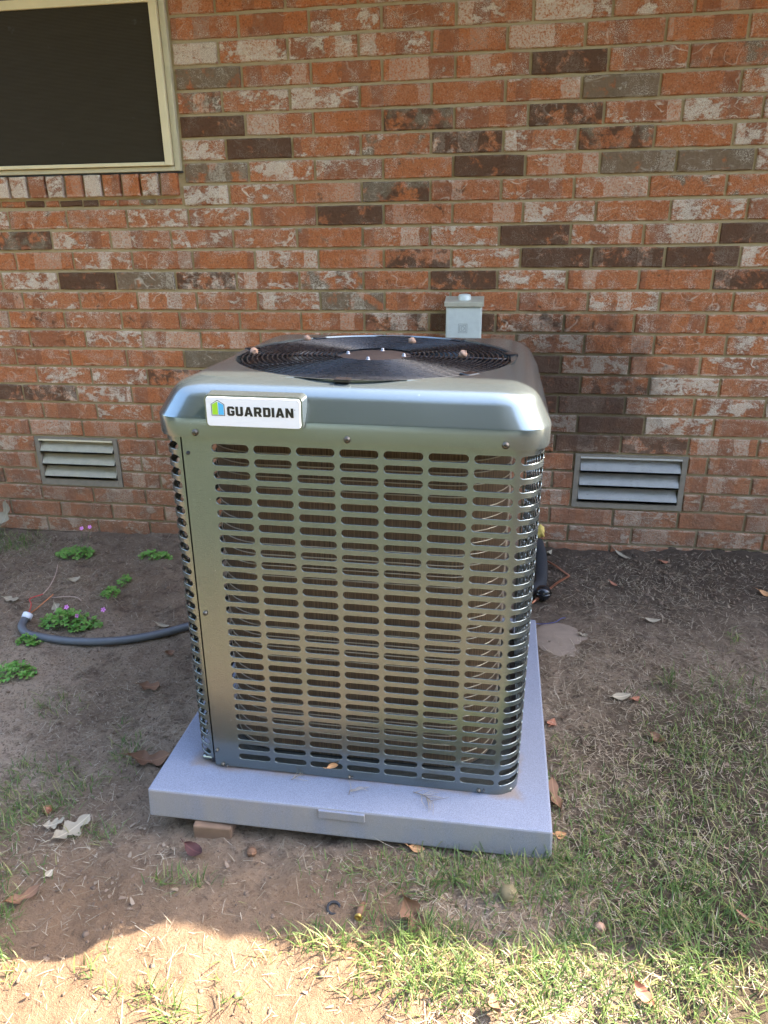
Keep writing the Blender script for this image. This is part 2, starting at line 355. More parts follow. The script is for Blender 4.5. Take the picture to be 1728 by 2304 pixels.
# ---------------------------------------------------------------- ground
GW = []
for lam, am, nn in ((.42, .0030, 4), (.19, .0022, 5), (.085, .0013, 6), (.045, .0008, 6)):
    for _ in range(nn):
        th = random.uniform(0, 2*PI); lm_ = lam*random.uniform(.75, 1.3); GW.append((2*PI/lm_*math.cos(th), 2*PI/lm_*math.sin(th), random.uniform(0, 6.28), am*random.uniform(.5, 1.1)))
def ground_z(x, y):
    x = np.asarray(x, float); y = np.asarray(y, float)
    near = np.clip((-y)/1.6, 0, 1)
    tilt = .020*np.clip(x, -2.2, 1.5)+.050*near*np.clip(x, -.9, .30)
    z = tilt+.012*(1-near)-.012*near
    z = z+.008*np.sin(3.1*x+1.3*y+.5)*np.sin(2.3*y-1.7*x)
    for k1, k2, ph, am in GW: z = z+am*np.sin(k1*x+k2*y+ph+1.3*np.sin(.6*k2*x-.5*k1*y+ph*2))
    return z
def ax(lo, hi, d, lo2, hi2):
    a = list(np.arange(lo, hi+1e-6, d)); s = d
    while a[-1] < hi2: s *= 1.25; a.append(a[-1]+s)
    s = d
    while a[0] > lo2: s *= 1.25; a.insert(0, a[0]-s)
    return np.array(a)
gx = ax(-2.1, 1.9, .0125, -80, 80); gy = np.array([v for v in ax(-2.4, .06, .0125, -90, .05)])
X, Y = np.meshgrid(gx, gy, indexing='ij'); Z = ground_z(X, Y)+rng.normal(0, .0009, X.shape)
fade = np.clip(1-(np.maximum(np.abs(X)-2.4, 0)+np.maximum(-2.6-Y, 0))/4, 0, 1); Z = Z*fade-.03*(1-fade)
nx_, ny_ = X.shape; idx = np.arange(nx_*ny_).reshape(nx_, ny_)
gf = np.stack([idx[:-1, :-1], idx[1:, :-1], idx[1:, 1:], idx[:-1, 1:]], -1).reshape(-1, 4)
g_obj = mesh_obj('ground', np.stack([X, Y, Z], -1).reshape(-1, 3).tolist(), gf.tolist(), M_DIRT, None, True)
tag(g_obj, 'bare brown dirt ground with thin grass', None, None, 'structure')
def gz(x, y): return float(ground_z(x, y))
def at(px, py, dz=0.):            # on the soil
    z = 0.
    for _ in range(6):
        p = on_z(px, py, z+dz); z = gz(p[0], p[1])
    return Vector((p[0], p[1], z+dz))

# ---------------------------------------------------------------- brick wall
P, H, TOP = .254, .07744, 1.9832
JT = .0105
def zc(k): return TOP-(k+.5)*H
def xw(crop, cx, cy):             # reading of the photograph on the wall plane
    ox, oy = {1: (0, 0), 2: (864, 0), 3: (0, 560), 4: (864, 560), 6: (864, 1100)}[crop]
    return on_y(ox+cx/1.92, oy+cy/1.92, 0.)[0]
wall = empty('brick_wall', (0, 0, 0)); tag(wall, 'red and white weathered brick house wall with grey mortar', 'wall')
bm = bmesh.new(); WX0, WX1 = -1.021, 0
VENTS = [(-1.842, -1.456), (.517, .938)]; VZ0, VZ1 = .206, .4305
# mortar bed: pieces around the window and the two vent holes, all 7 mm behind the brick faces
MY = .0075
def panel(x0, x1, z0, z1): box(bm, x0, x1, MY, .11, z0, z1)
panel(-7, VENTS[0][0], -.4, VZ1); panel(VENTS[0][1], VENTS[1][0], -.4, VZ1); panel(VENTS[1][1], 7, -.4, VZ1)
for a, b in VENTS: panel(a, b, -.4, VZ0)
panel(-7, 7, VZ1, 1.487); panel(-1.022, 7, 1.487, 2.75); panel(-7, -2.6, 1.487, 2.75); panel(-2.6, -1.022, 2.62, 2.75)
bm_obj('mortar', bm, M_MORTAR, wall)
BR_CACHE = {}
def brick_mesh(L, h, var, mat=None):
    key = (round(L, 3), round(h, 3), var)
    if key in BR_CACHE: return BR_CACHE[key]
    r = random.Random(hash(key) & 0xffff); n = 4 if L > .13 else 2; m = 2
    fx = [-.5+i/n for i in range(n+1)]; fz = [-.5+j/m for j in range(m+1)]; V = []; Fc = []
    ins = .0032
    for i, a in enumerate(fx):
        for j, b in enumerate(fz):
            ex = (i in (0, n)); ez = (j in (0, m))
            V.append((a*(L-2*ins)+(r.uniform(-.0024, .0024) if ex else 0), r.uniform(-.0016, .0012), b*(h-2*ins)+r.uniform(-.0017, .0017)))
    g = lambda i, j: i*(m+1)+j
    for i in range(n):
        for j in range(m): Fc.append((g(i, j), g(i+1, j), g(i+1, j+1), g(i, j+1)))
    ring = [(i, 0) for i in range(n)]+[(n, j) for j in range(m)]+[(i, m) for i in range(n, 0, -1)]+[(0, j) for j in range(m, 0, -1)]
    b0 = len(V); N = len(ring)
    for i, j in ring: V.append((fx[i]*L+(r.uniform(-.0012, .0012)), .0035+r.uniform(0, .0015), fz[j]*h+r.uniform(-.0016, .0016)))
    for i, j in ring: V.append((fx[i]*L, .02, fz[j]*h))
    for q in range(N):
        s = (q+1) % N; a, b = g(*ring[q]), g(*ring[s])
        Fc.append((a, b0+q, b0+s, b)[::-1] if False else (b, a, b0+q, b0+s)); Fc.append((b0+s, b0+q, b0+N+q, b0+N+s))
    me = bpy.data.meshes.new('brick'); me.from_pydata(V, [], Fc); me.materials.append(mat or M_BRICK)
    BR_CACHE[key] = me; return me
# what single bricks look like in the photograph: (course, index) -> (dark, white, grey)
D, DG, GR, WH, BN, DW = (.80, .2, 0), (.62, .25, .5), (.2, .35, .85), (0., .9, 0), (.38, .35, .12), (.52, .75, .15)
LOOK = {(2, 1): D, (3, 2): GR, (4, -1): DG, (4, 3): WH, (5, -1): (.3, .6, .5), (5, 1): WH, (5, 2): DG, (5, 4): WH, (6, -1): BN, (6, 0): D, (6, 2): GR, (6, 3): GR, (7, -1): DG,
        (8, -1): BN, (9, 1): D, (9, 4): D, (10, -1): (.6, .3, .1), (10, 0): WH, (10, 1): D, (10, 3): D, (10, 4): WH, (11, -1): (.15, .3, .1), (11, 0): (.7, .25, 0), (11, 1): (0, .9, 0),
        (12, 0): BN, (12, 1): BN, (12, 2): (0, .8, 0), (13, -1): DW, (13, 0): D, (13, 1): DW, (13, 2): BN, (13, 3): BN, (13, 4): BN, (14, 1): (.1, 1., .1), (14, 2): BN, (14, 3): BN, (14, 0): BN,
        (15, 1): D, (15, 2): (.1, 1., .2), (15, 3): BN, (16, 1): D, (16, 2): DW, (16, 3): (.1, 1., 0), (17, 1): D, (17, 2): (.8, .6, 0), (17, 3): (0, .8, .1), (18, 1): WH, (18, 2): (1.1, .3, 0), (18, 3): (.1, 1.1, 0), (19, 2): (.85, .7, 0), (19, 3): (.7, .5, .1),
        (2, -4): (.35, .2, .7), (3, -4): (.5, .6, .5), (4, -5): D, (4, -4): D, (5, -4): WH, (5, -3): (.85, .2, 0), (6, -4): (.2, .5, .7), (6, -3): WH, (7, -4): (.05, 1., .1), (8, -2): D, (8, -3): (.05, .2, 0), (9, -7): DG, (9, -6): (0, .8, 0), (9, -2): (.3, .4, .4), (10, -2): (.25, .4, .3),
        (11, -7): (0, .9, 0), (11, -6): D, (11, -5): (.1, .5, .8), (11, -1): BN, (12, -8): BN, (13, -5): BN, (13, -4): BN, (14, -7): BN, (15, -7): BN, (16, -5): (.6, .3, 0), (17, -8): (.7, .2, 0), (0, -4): (0, .25, 0), (1, -4): (0, 1.1, 0), (1, 1): (0, .7, 0), (2, 2): (0, .65, 0), (3, -1): (0, .35, .2)}
BR = []                            # (x0, x1, z, h, y, look)
OVR = {20: [('L', None)], }
def cut(k, x0, x1, b):
    """pieces of a brick left beside the window and the vents"""
    z = zc(k); lo, hi = x0+JT/2, x1-JT/2
    if k <= 6:
        lo = max(lo, -1.012)
        if hi < -1.012: return [] if x1 > -2.61 and k > -9 else [(x0+JT/2, min(hi, -2.61))]
    if k == 7:
        if hi < -1.03: return []
        lo = max(lo, -1.025)
    if 20 <= k <= 22:
        out = [(lo, hi)]
        for a, c in VENTS:
            nw = []
            for p, q in out:
                if q <= a or p >= c: nw.append((p, q)); continue
                if p < a-.0: nw.append((p, a-.008))
                if q > c: nw.append((c+.008, q))
            out = nw
        return out
    return [(lo, hi)]
def look(k, b):
    if (k, b) in LOOK: return LOOK[(k, b)]
    r = random.Random(k*131+b*17+5); d = 0.; g = 0.
    u = r.random()
    if u < .02: d = r.uniform(.6, .8)
    elif u < .14: d = r.uniform(.25, .4)
    if r.random() < .07: g = r.uniform(.3, .7)
    return (d, max(.1, min(.85, r.gauss(.60, .25))), g)
for k in range(-9, 28):
    for b in range(-29, 30):
        x0 = (b if k % 2 == 0 else b-.318)*P
        for p, q in cut(k, x0, x0+P, b):
            if q-p > .018: BR.append((p, q, zc(k), H-JT, random.uniform(-.0012, .0012), look(k, b)))
# rowlock sill under the window and the sliver course below it
lk = [(0, 1.2, 0), (0, 1.1, 0), (0, .55, 0), (.1, 1., .3), (.25, .25, 0), (0, 1.3, 0), (0, .45, 0), (.15, .3, 0), (.1, 1., .3), (.05, .15, 0)]
for i in range(22):
    x1 = -1.041-.0785*i; v = lk[9-i] if i < 10 else look(50, i)
    BR.append((x1-.0665, x1, 1.4435, .077, -.012, v))
x = -1.036; i = 0
while x > -2.6:
    l = [.10, .06, .085, .07, .06, .09, .055, .075][i % 8]
    BR.append((x-l, x, 1.383, .021, .0005, [(.2, .5, .5), (.3, .2, .6), (.4, .3, .2), (.1, .4, .1), (.9, .1, .2), (.8, .1, .4), (.2, .5, .2), (.9, 0, .2)][i % 8])); x -= l+.008; i += 1
pc = np.array([[(a+b)/2, 0, z] for a, b, z, *_ in BR]); px, py, dep = project(pc)
def vis(a, b, z, h):
    q, w_, _ = project(np.array([[a, 0, z-h/2], [b, 0, z-h/2], [b, 0, z+h/2], [a, 0, z+h/2]]))
    x0, x1, y0, y1 = max(0, q.min()), min(1728, q.max()), max(0, w_.min()), min(2304, w_.max())
    if x1 <= x0 or y1 <= y0: return 0
    A = (x1-x0)*(y1-y0); hx = max(0, min(x1, 1180)-max(x0, 415)); hy = max(0, min(y1, 1700)-max(y0, 775)); return A-hx*hy
size = np.array([vis(*q[:4]) for q in BR])
seen = size > 60; print('bricks in view', seen.sum())
order = sorted(np.nonzero(seen)[0], key=lambda i: -size[i])
keep = set(order[:318])
FV, FF = [], []
for i, (a, b, z, h, y, lkv) in enumerate(BR):
    L = round((b-a)/.002)*.002
    if i in keep:
        me = brick_mesh(L, h, random.randrange(5)); o = bpy.data.objects.new('brick', me)
        o.location = ((a+b)/2, y, z); o.rotation_euler = (random.gauss(0, .004), random.gauss(0, .004), random.gauss(0, .004)); o.color = (*lkv, 1); link(o, wall)
    else:
        me = brick_mesh(L, h, random.randrange(3)); o0 = len(FV)
        FV += [(v.co.x+(a+b)/2, v.co.y+y, v.co.z+z) for v in me.vertices]; FF += [tuple(q+o0 for q in p.vertices) for p in me.polygons]
o = mesh_obj('brick_field', FV, FF, M_BRICKFAR, wall); o['kind'] = 'stuff'

# ---------------------------------------------------------------- eave and roof (above the frame, it shades the wall)
EY, EZ = -.720, 2.62
eave = empty('roof_eave', (0, -.4, 2.5)); tag(eave, 'overhanging house roof eave above the brick wall, out of frame', 'roof')
def part(name, parent, mat, fn, smooth=False):
    bm = bmesh.new(); fn(bm); o = bm_obj(name, bm, mat, None, smooth); o.parent = parent; o.matrix_parent_inverse = Matrix.Translation(-parent.location) if parent.rotation_euler.z == 0 else parent.matrix_basis.inverted(); return o
part('soffit', eave, M_SOFFIT, lambda b: box(b, -7.5, 7.5, EY+.03, .0, 2.50, 2.515))
part('fascia', eave, M_SOFFIT, lambda b: box(b, -7.5, 7.5, EY+.004, EY+.028, 2.47, 2.606))
rv = [(-7.6, EY-.02, EZ-.012), (7.6, EY-.02, EZ-.012), (7.6, 4.5, EZ+1.75), (-7.6, 4.5, EZ+1.75), (-7.6, EY-.02, EZ), (7.6, EY-.02, EZ), (7.6, 4.5, EZ+1.77), (-7.6, 4.5, EZ+1.77)]
o = mesh_obj('shingle_roof', rv, [(0, 1, 2, 3), (4, 5, 6, 7), (0, 1, 5, 4), (2, 3, 7, 6), (1, 2, 6, 5), (0, 3, 7, 4)], M_ROOF, eave); o.matrix_parent_inverse = Matrix.Translation(-eave.location)

# ---------------------------------------------------------------- window
win = empty('window', (-1.8, 0, 1.487)); tag(win, 'cream framed window with dark solar screen in the brick wall', 'window')
wr = -1.022
def trim(b):
    box(b, wr-.022, wr, -.012, .06, 1.489, 2.6, .002); box(b, -2.6, wr-.0225, -.012, .06, 1.489, 1.505, .002); 
def sash(b):
    box(b, wr-.054, wr-.0245, -.024, .04, 1.507, 2.6, .0025); box(b, -2.59, wr-.0545, -.024, .04, 1.507, 1.520, .002)
part('trim', win, M_CREAMTRIM, trim); part('sash_frame', win, M_CREAM, sash)
part('meeting_rail', win, M_CREAM, lambda b: box(b, -2.59, wr-.0546, -.021, .04, 2.026, 2.056, .002))
part('solar_screen', win, M_SCREEN, lambda b: box(b, -2.59, wr-.0546, -.012, -.010, 1.5205, 2.0255))
part('glass', win, M_GLASS, lambda b: box(b, -2.59, wr-.0546, .004, .008, 2.0565, 2.6))
part('caulk', win, M_CAULK, lambda b: box(b, -2.6, wr+.003, -.004, .05, 1.4825, 1.4885))
part('backing', win, M_DARK, lambda b: box(b, -2.6, wr-.06, .06, .07, 1.50, 2.6))

# ---------------------------------------------------------------- foundation vents
def vent(i, mat, label):
    a, b = VENTS[i]; r = empty('foundation_vent', ((a+b)/2, 0, VZ0)); tag(r, label, 'vent', 'vents low in the brick wall')
    f = .016
    def frame(bm):
        box(bm, a-.004, a+f, -.001, .05, VZ0+.0005, VZ1); box(bm, b-f, b+.004, -.001, .05, VZ0+.0005, VZ1)
        box(bm, a+f+.0005, b-f-.0005, -.001, .05, VZ1-.009, VZ1); box(bm, a+f+.0005, b-f-.0005, -.002, .05, VZ0+.0005, VZ0+(.030 if i == 0 else .022))
    part('mortar_surround', r, M_VMORT, frame)
    part('rim', r, mat, lambda bm: (box(bm, a+f+.001, b-f-.001, -.0035, .03, VZ1-.016, VZ1-.0095),))
    z0 = VZ0+(.032 if i == 0 else .024); zt = VZ1-.018; n = 3; hh = (zt-z0)/n
    for s in range(n):
        zb = z0+s*hh+.004
        def sl(bm, zb=zb):
            yb, yt = -.008, .026; V = [(a+f+.003, yt, zb+hh*.92), (b-f-.003, yt, zb+hh*.92), (b-f-.003, yb, zb+hh*.16), (a+f+.003, yb, zb+hh*.16), (b-f-.003, yb, zb+hh*.02), (a+f+.003, yb, zb+hh*.02)]
            q = [bm.verts.new(v) for v in V]; bm.faces.new([q[3], q[2], q[1], q[0]]); bm.faces.new([q[5], q[4], q[2], q[3]])
            g = bmesh.ops.solidify(bm, geom=bm.faces[:], thickness=.0015)
        part('slat', r, mat, sl)
    part('back_plate', r, M_DARK, lambda bm: box(bm, a, b, .055, .06, VZ0, VZ1))
vent(0, M_VENT, 'pale grey three-slat wall vent left of the air conditioner'); vent(1, M_VENTR, 'bluish grey three-slat wall vent right of the air conditioner')

# ---------------------------------------------------------------- pad
PADT = .0762
pad = empty('equipment_pad', (-.106, -1.184, 0)); tag(pad, 'square grey plastic pad under the air conditioner', 'pad')
bm = bmesh.new(); box(bm, -.456, .456, -.456, .456, 0, PADT, .005)
for v in bm.verts:
    if v.co.z < .01: v.co.x *= 1.006; v.co.y *= 1.006
bm_obj('slab', bm, M_PAD, pad)
c = on_y(767, 1836, -1.647); bm = bmesh.new(); box(bm, c[0]+.106-.052, c[0]+.106+.052, -.4612, -.455, PADT-.026, PADT-.0045, .0015); bm_obj('raised_tab', bm, M_PAD, pad)

# ---------------------------------------------------------------- air conditioner
HW, HD, RC = .3805, .380, .055        # half width, half depth, corner radius
ac = empty('air_conditioner', (-.103, -1.165, PADT)); ac.rotation_euler = (0, .0105, 0)
tag(ac, 'grey louvered outdoor air conditioner unit with white badge, on pad', 'air conditioner')
def rrect(hw, hd, rc):
    """perimeter path, u = 0 at front centre, growing to the right (viewed from the front)"""
    segs = []; a = PI/2*rc; f = hw-rc; s = 2*(hd-rc)
    def ev(u):
        tot = 4*f+2*s+4*a; u = (u+tot/2) % tot-tot/2 if False else u % tot
        if u < f: return (u, -hd), (0, -1)
        u -= f
        if u < a: t = u/rc; return (f+rc*math.sin(t), -hd+rc-rc*math.cos(t)), (math.sin(t), -math.cos(t))
        u -= a
        if u < s: return (hw, -hd+rc+u), (1, 0)
        u -= s
        if u < a: t = u/rc; return (f+rc*math.cos(t), hd-rc+rc*math.sin(t)), (math.cos(t), math.sin(t))
        u -= a
        if u < 2*f: return (f-u, hd), (0, 1)
        u -= 2*f
        if u < a: t = u/rc; return (-f-rc*math.sin(t), hd-rc+rc*math.cos(t)), (-math.sin(t), math.cos(t))
        u -= a
        if u < s: return (-hw, hd-rc-u), (-1, 0)
        u -= s
        if u < a: t = u/rc; return (-f-rc*math.cos(t), -hd+rc-rc*math.sin(t)), (-math.cos(t), -math.sin(t))
        u -= a
        return (-f+u, -hd), (0, -1)
    return ev, 4*f+2*s+4*a
EV, PER = rrect(HW, HD, RC)
ROWS, RP, R1 = 28, .02793, .866-PADT      # slot rows, pitch, top row centre above the pad
SH, SW = .0174, .0778
def louver(name, u0, u1, cols, z0, z1, off=0., parent=ac, grow=0.):
    V, N, Fc = [], [], []
    def put(u, z, d, nrm=None):
        (x, y), (nx, ny) = EV(u); V.append((x+nx*(off-d), y+ny*(off-d), z)); n = Vector((nx, ny, 0))
        if nrm is not None:
            du, dz, dn = nrm; tx, ty = -ny, nx; n = Vector((nx*dn+tx*du, ny*dn+ty*du, dz)).normalized()
        N.append(n); return len(V)-1
    def strip(ua, ub, za, zb):
        k = max(1, int(abs(ub-ua)/.008)); pr = None
        for i in range(k+1):
            u = ua+(ub-ua)*i/k; c = (put(u, za, 0), put(u, zb, 0))
            if pr: Fc.append((pr[0], c[0], c[1], pr[1]))
            pr = c
    cu = [(c-SW/2-.0039, c+SW/2+.0039) for c in cols]
    top = R1+RP/2; bot = R1-RP*(ROWS-1)-RP/2
    strip(u0, u1, top, z1); strip(u0, u1, z0, bot)
    edges = [u0]+[e for c in cu for e in c]+[u1]
    for i in range(0, len(edges), 2):
        if edges[i+1]-edges[i] > 1e-5: strip(edges[i], edges[i+1], bot, top)
    r = SH/2; a = SW/2-r
    loop = []   # (du, dz, outer du, outer dz, normal dir)
    U = SW/2+.0039; Vv = RP/2
    def end(sg):
        L = []
        for q in range(9):
            t = PI/2-PI*q/8; cx, cz = math.cos(t), math.sin(t)
            o = {0: (a, Vv), 1: ((a+U)/2, Vv), 2: (U, Vv), 3: (U, Vv/2), 4: (U, 0), 5: (U, -Vv/2), 6: (U, -Vv), 7: ((a+U)/2, -Vv), 8: (a, -Vv)}[q]
            L.append((a+r*cx, r*cz, o[0], o[1], cx, cz))
        if sg < 0: L = [(-p, -q_, -o1, -o2, -c1, -c2) for p, q_, o1, o2, c1, c2 in L]
        return L
    def edge(sg): return [(sg*a*s, -sg*r, sg*a*s, -sg*Vv, 0., -sg) for s in (.5, 0, -.5)]
    loop = end(1)+edge(1)+end(-1)+edge(-1)
    n = len(loop)
    for c in cols:
        for k in range(ROWS):
            zz = R1-RP*k
            outer = [put(c+o1, zz+o2, 0) for _, _, o1, o2, _, _ in loop]; inner = [put(c+p, zz+q, 0) for p, q, *_ in loop]
            for i in range(n):
                j = (i+1) % n; Fc.append((inner[i], inner[j], outer[j], outer[i]))
            pr = None
            for d, sh, dn in ((0, 0, .85), (.0007, .0005, .45), (.0015, .0009, 0.), (.0025, .0010, -.0)):
                L = [put(c+p-c1*sh, zz+q-c2*sh, d, (-c1*(1-dn), -c2*(1-dn), dn)) for p, q, _, _, c1, c2 in loop]
                if pr:
                    for i in range(n):
                        j = (i+1) % n; Fc.append((pr[i], L[i], L[j], pr[j]))
                pr = L
    me = bpy.data.meshes.new(name); me.from_pydata(V, [], Fc); me.materials.append(M_PAINT)
    me.polygons.foreach_set('use_smooth', [True]*len(me.polygons)); me.update()
    me.normals_split_custom_set_from_vertices([tuple(v) for v in N])
    o = bpy.data.objects.new(name, me); return link(o, parent)
CP = .0864; c1 = -.2302
ZP0, ZP1 = .004, .818
u_seam = -.3285
UQ = HW-RC+PI/2*RC+(2*(HD-RC)+PI/2*RC)      # after the right back corner
front_cols = [c1+CP*i for i in range(15)]
u_end = HW-RC+PI/2*RC+2*(HD-RC)-.02
front_cols = [c for c in front_cols if c+SW/2+.004 < u_end]
louver('front_louver_panel', u_seam, u_end, front_cols, ZP0, ZP1, .0015)
left_cols = [u_seam-.0105-SW/2-CP*i for i in range(9)]
louver('side_louver_panel', u_seam-.0042-.80, u_seam-.0042, sorted(left_cols), ZP0+.018, ZP1, 0.)
# rear closing panel + seam channel
def rear(bm):
    box(bm, -.34, .34, HD-.004, HD, ZP0, ZP1); box(bm, HW-.006, HW-.002, HD-.09, HD-.02, ZP0, ZP1)
bm = bmesh.new(); rear(bm); bm_obj('rear_panel', bm, M_PAINT, ac)
bm = bmesh.new(); box(bm, u_seam-.012, u_seam+.008, -HD+.006, -HD+.012, ZP0, ZP1); bm_obj('seam_channel', bm, M_BLACK, ac)
# base pan
bm = bmesh.new(); box(bm, -HW+.012, HW-.012, -HD+.012, HD-.012, .002, .014, .004); bm_obj('base_pan', bm, M_PAINT, ac)
# condenser coil
CE, CPER = rrect(HW-.058, HD-.058, .125)
ua, ub = -CPER/2+.30, CPER/2-.30
ua = -(HW-.058-.125)-PI/2*.125-.36; ub = -ua
K = 200; V, Fc, UVs = [], [], []
for i in range(K+1):
    u = ua+(ub-ua)*i/K; (x, y), _ = CE(u); V += [(x, y, .016), (x, y, .806)]; UVs.append(u)
for i in range(K): Fc.append((2*i, 2*i+2, 2*i+3, 2*i+1))
co = mesh_obj('condenser_coil', V, Fc, M_COIL, ac, True); uvl = co.data.uv_layers.new(name='UVMap')
for l in co.data.loops: uvl.data[l.index].uv = (UVs[l.vertex_index//2], co.data.vertices[l.vertex_index].co.z)
tubes = []
for j in range(31):
    z = .030+.0254*j; pts = []
    for i in range(0, K+1, 3):
        u = ua+(ub-ua)*i/K; (x, y), (nx, ny) = CE(u); pts.append((x+nx*.0035, y+ny*.0035, z))
    tubes.append(sweep(pts, .0011, 5))
V, Fc = join(tubes); o = mesh_obj('coil_tubes', V, Fc, M_TUBE, co, True); o['kind'] = 'stuff'
# added dark sheet so that daylight does not fall straight through the coil
CI, CIP = rrect(HW-.066, HD-.066, .118); V, Fc = [], []
for i in range(121):
    (x, y), _ = CI(CIP*i/120); V += [(x, y, .016), (x, y, .80)]
for i in range(120): Fc.append((2*i, 2*i+2, 2*i+3, 2*i+1))
mesh_obj('daylight_block', V, Fc, M_DARK, ac, True)

# cap: rings of a rounded rectangle, then the round opening
OC = (0.0, -.005); OR_ = .322
prof = [(-.004, .8105, .060), (.009, .8115, .065), (.0095, .815, .065), (.0100, .8500, .066), (.0096, .8510, .066), (.0085, .8530, .066), (-.0100, .888, .064), (-.0140, .8945, .062), (-.0200, .9015, .058), (-.0290, .9080, .052), (-.042, .9135, .046), (-.062, .9195, .035), (-.0645, .9200, .034), (-.068, .9202, .033)]
NP = 144
def ring(ofs, z, rc):
    out = []; hw, hd = HW+ofs, HD+ofs; R = RC+ofs if ofs > 0 else max(.02, rc)
    for k in range(NP):
        a = 2*PI*k/NP; dx, dy = math.cos(a), math.sin(a)
        # superposition: ray against rounded rectangle
        t0, t1 = 0., 2.
        for _ in range(40):
            t = (t0+t1)/2; qx, qy = abs(dx*t)-(hw-R), abs(dy*t)-(hd-R)
            d = math.hypot(max(qx, 0), max(qy, 0))+min(max(qx, qy), 0)-R
            if d > 0: t1 = t
            else: t0 = t
        out.append((dx*t0, dy*t0, z))
    return out
V, Fc = [], []; rings = [ring(*p) for p in prof]
for r_ in rings: V += r_
for f_, dz in ((.5, .0012), (1., .0022)):
    L = []
    for k in range(NP):
        a = 2*PI*k/NP; tgt = (OC[0]+(OR_+.004)*math.cos(a), OC[1]+(OR_+.004)*math.sin(a)); s = rings[-1][k]
        L.append((s[0]*(1-f_)+tgt[0]*f_, s[1]*(1-f_)+tgt[1]*f_, .9202+dz))
    V += L
for dr, z in ((.002, .9225), (-.001, .9195), (-.002, .910), (-.004, .880)):
    V += [(OC[0]+(OR_+dr)*math.cos(2*PI*k/NP), OC[1]+(OR_+dr)*math.sin(2*PI*k/NP), z) for k in range(NP)]
R_ = len(V)//NP
for i in range(R_-1):
    for k in range(NP):
        l = (k+1) % NP; Fc.append((i*NP+k, i*NP+l, (i+1)*NP+l, (i+1)*NP+k))
cap = mesh_obj('top_cover', V, Fc, M_PAINT, ac, True)
cap.data.set_sharp_from_angle(angle=math.radians(35))
# fan well
v, f = lathe([(OR_-.004, .902), (OR_-.012, .899), (OR_-.02, .885), (OR_-.022, .82), (OR_-.018, .72)], 72, OC); mesh_obj('fan_shroud', v, f, M_BLACK, ac, True)
v, f = lathe([(.30, .60), (.001, .60)], 40, OC); mesh_obj('well_floor', v, f, M_DARK, ac)
# guard
def circ(r, z, n=96): return [(OC[0]+r*math.cos(2*PI*k/n), OC[1]+r*math.sin(2*PI*k/n), z) for k in range(n)]
L = []; NR = 20
for i in range(NR):
    r = .092+(OR_-.014-.092)*i/(NR-1); z = .9215-.003*(r/OR_)**2
    L.append(sweep(circ(r, z), .0018, 6, False, True))
for deg, wd in ((2, .004), (95, .003), (182, .003), (213, .0024), (275, .003), (330, .0024), (35, .0024), (145, .0024)):
    a = math.radians(deg); pts = [(OC[0]+r*math.cos(a), OC[1]+r*math.sin(a), .9165-.003*(r/OR_)**2) for r in (.06, .12, .2, .27, OR_-.004)]
    L.append(sweep(pts, wd, 6))
V, Fc = join(L); guard = mesh_obj('fan_guard', V, Fc, M_WIRE, ac, True)
for deg in (8, 56, 128, 172, 268, 316):
    a = math.radians(deg); bm = bmesh.new(); box(bm, -.012, .014, -.016, .016, -.004, .0025, .0015); bmesh.ops.rotate(bm, verts=bm.verts, matrix=Matrix.Rotation(a, 3, 'Z'))
    bm_obj('guard_clip', bm, M_BLACK, guard, False, (OC[0]+OR_*math.cos(a)*.985, OC[1]+OR_*math.sin(a)*.985, .9215))
v, f = lathe([(.002, .9215), (.045, .9215), (.047, .9200), (.080, .9190), (.088, .9165), (.089, .908), (.07, .90), (.07, .80)], 40, OC); hub = mesh_obj('motor_plate', v, f, M_HUB, ac, True)
for deg in (85, 172, 265, 355):
    a = math.radians(deg); v, f = lathe([(.009, 0), (.009, .002), (.006, .002), (.006, .006), (.0055, .009), (.0035, .0115), (.0001, .0125)], 12); v = [(a*.72, b*.72, c_*.6) for a, b, c_ in v]
    mesh_obj('acorn_nut', v, f, M_CHROME, hub, True, (OC[0]+.068*math.cos(a), OC[1]+.068*math.sin(a), .919))
fan = bpy.data.objects.new('fan', None); link(fan, ac); fan.location = (OC[0], OC[1], .80)
for q in range(4):
    V, Fc = [], []; a0 = q*PI/2+.4
    for i in range(7):
        r = .07+.22*i/6; span = .45+.42*i/6
        for j in range(7):
            t = a0-span+2*span*j/6; V.append((r*math.cos(t), r*math.sin(t), (j/6-.5)*-.075*(1-.3*i/6)))
    for i in range(6):
        for j in range(6): Fc.append((i*7+j, i*7+j+1, (i+1)*7+j+1, (i+1)*7+j))
    mesh_obj('blade', V, Fc, M_BLACK, fan, True)
# badge
def ac_local(p): return ac.matrix_basis.inverted() @ Vector(p)
bcx, bcz, bw, bh, by = .0, .0, .1885, .0565, -HD-.0235
pbl = ac_local(on_y(464.8, 924.0, -1.568)); pbr = ac_local(on_y(676.4, 933.0, -1.568)); bcx = (pbl.x+pbr.x)/2; bcz = (pbl.z+pbr.z)/2; bw = (pbr.x-pbl.x)
def rr_poly(w_, h_, r, n=6):
    out = []
    for cx, cz, a0 in ((w_/2-r, h_/2-r, 0), (-w_/2+r, h_/2-r, PI/2), (-w_/2+r, -h_/2+r, PI), (w_/2-r, -h_/2+r, 1.5*PI)):
        for i in range(n+1): out.append((cx+r*math.cos(a0+PI/2*i/n), cz+r*math.sin(a0+PI/2*i/n)))
    return out
def plate(poly_list, y0, y1):
    """rings of the same polygon from back to front"""
    V, Fc = [], []; n = len(poly_list[0])
    for pl, y in zip(poly_list, np.linspace(y0, y1, len(poly_list))): V += [(a, y, b) for a, b in pl]
    for i in range(len(poly_list)-1):
        for k in range(n):
            l = (k+1) % n; Fc.append((i*n+k, (i+1)*n+k, (i+1)*n+l, i*n+l))
    Fc.append(tuple(range((len(poly_list)-1)*n, len(poly_list)*n))[::-1]); return V, Fc
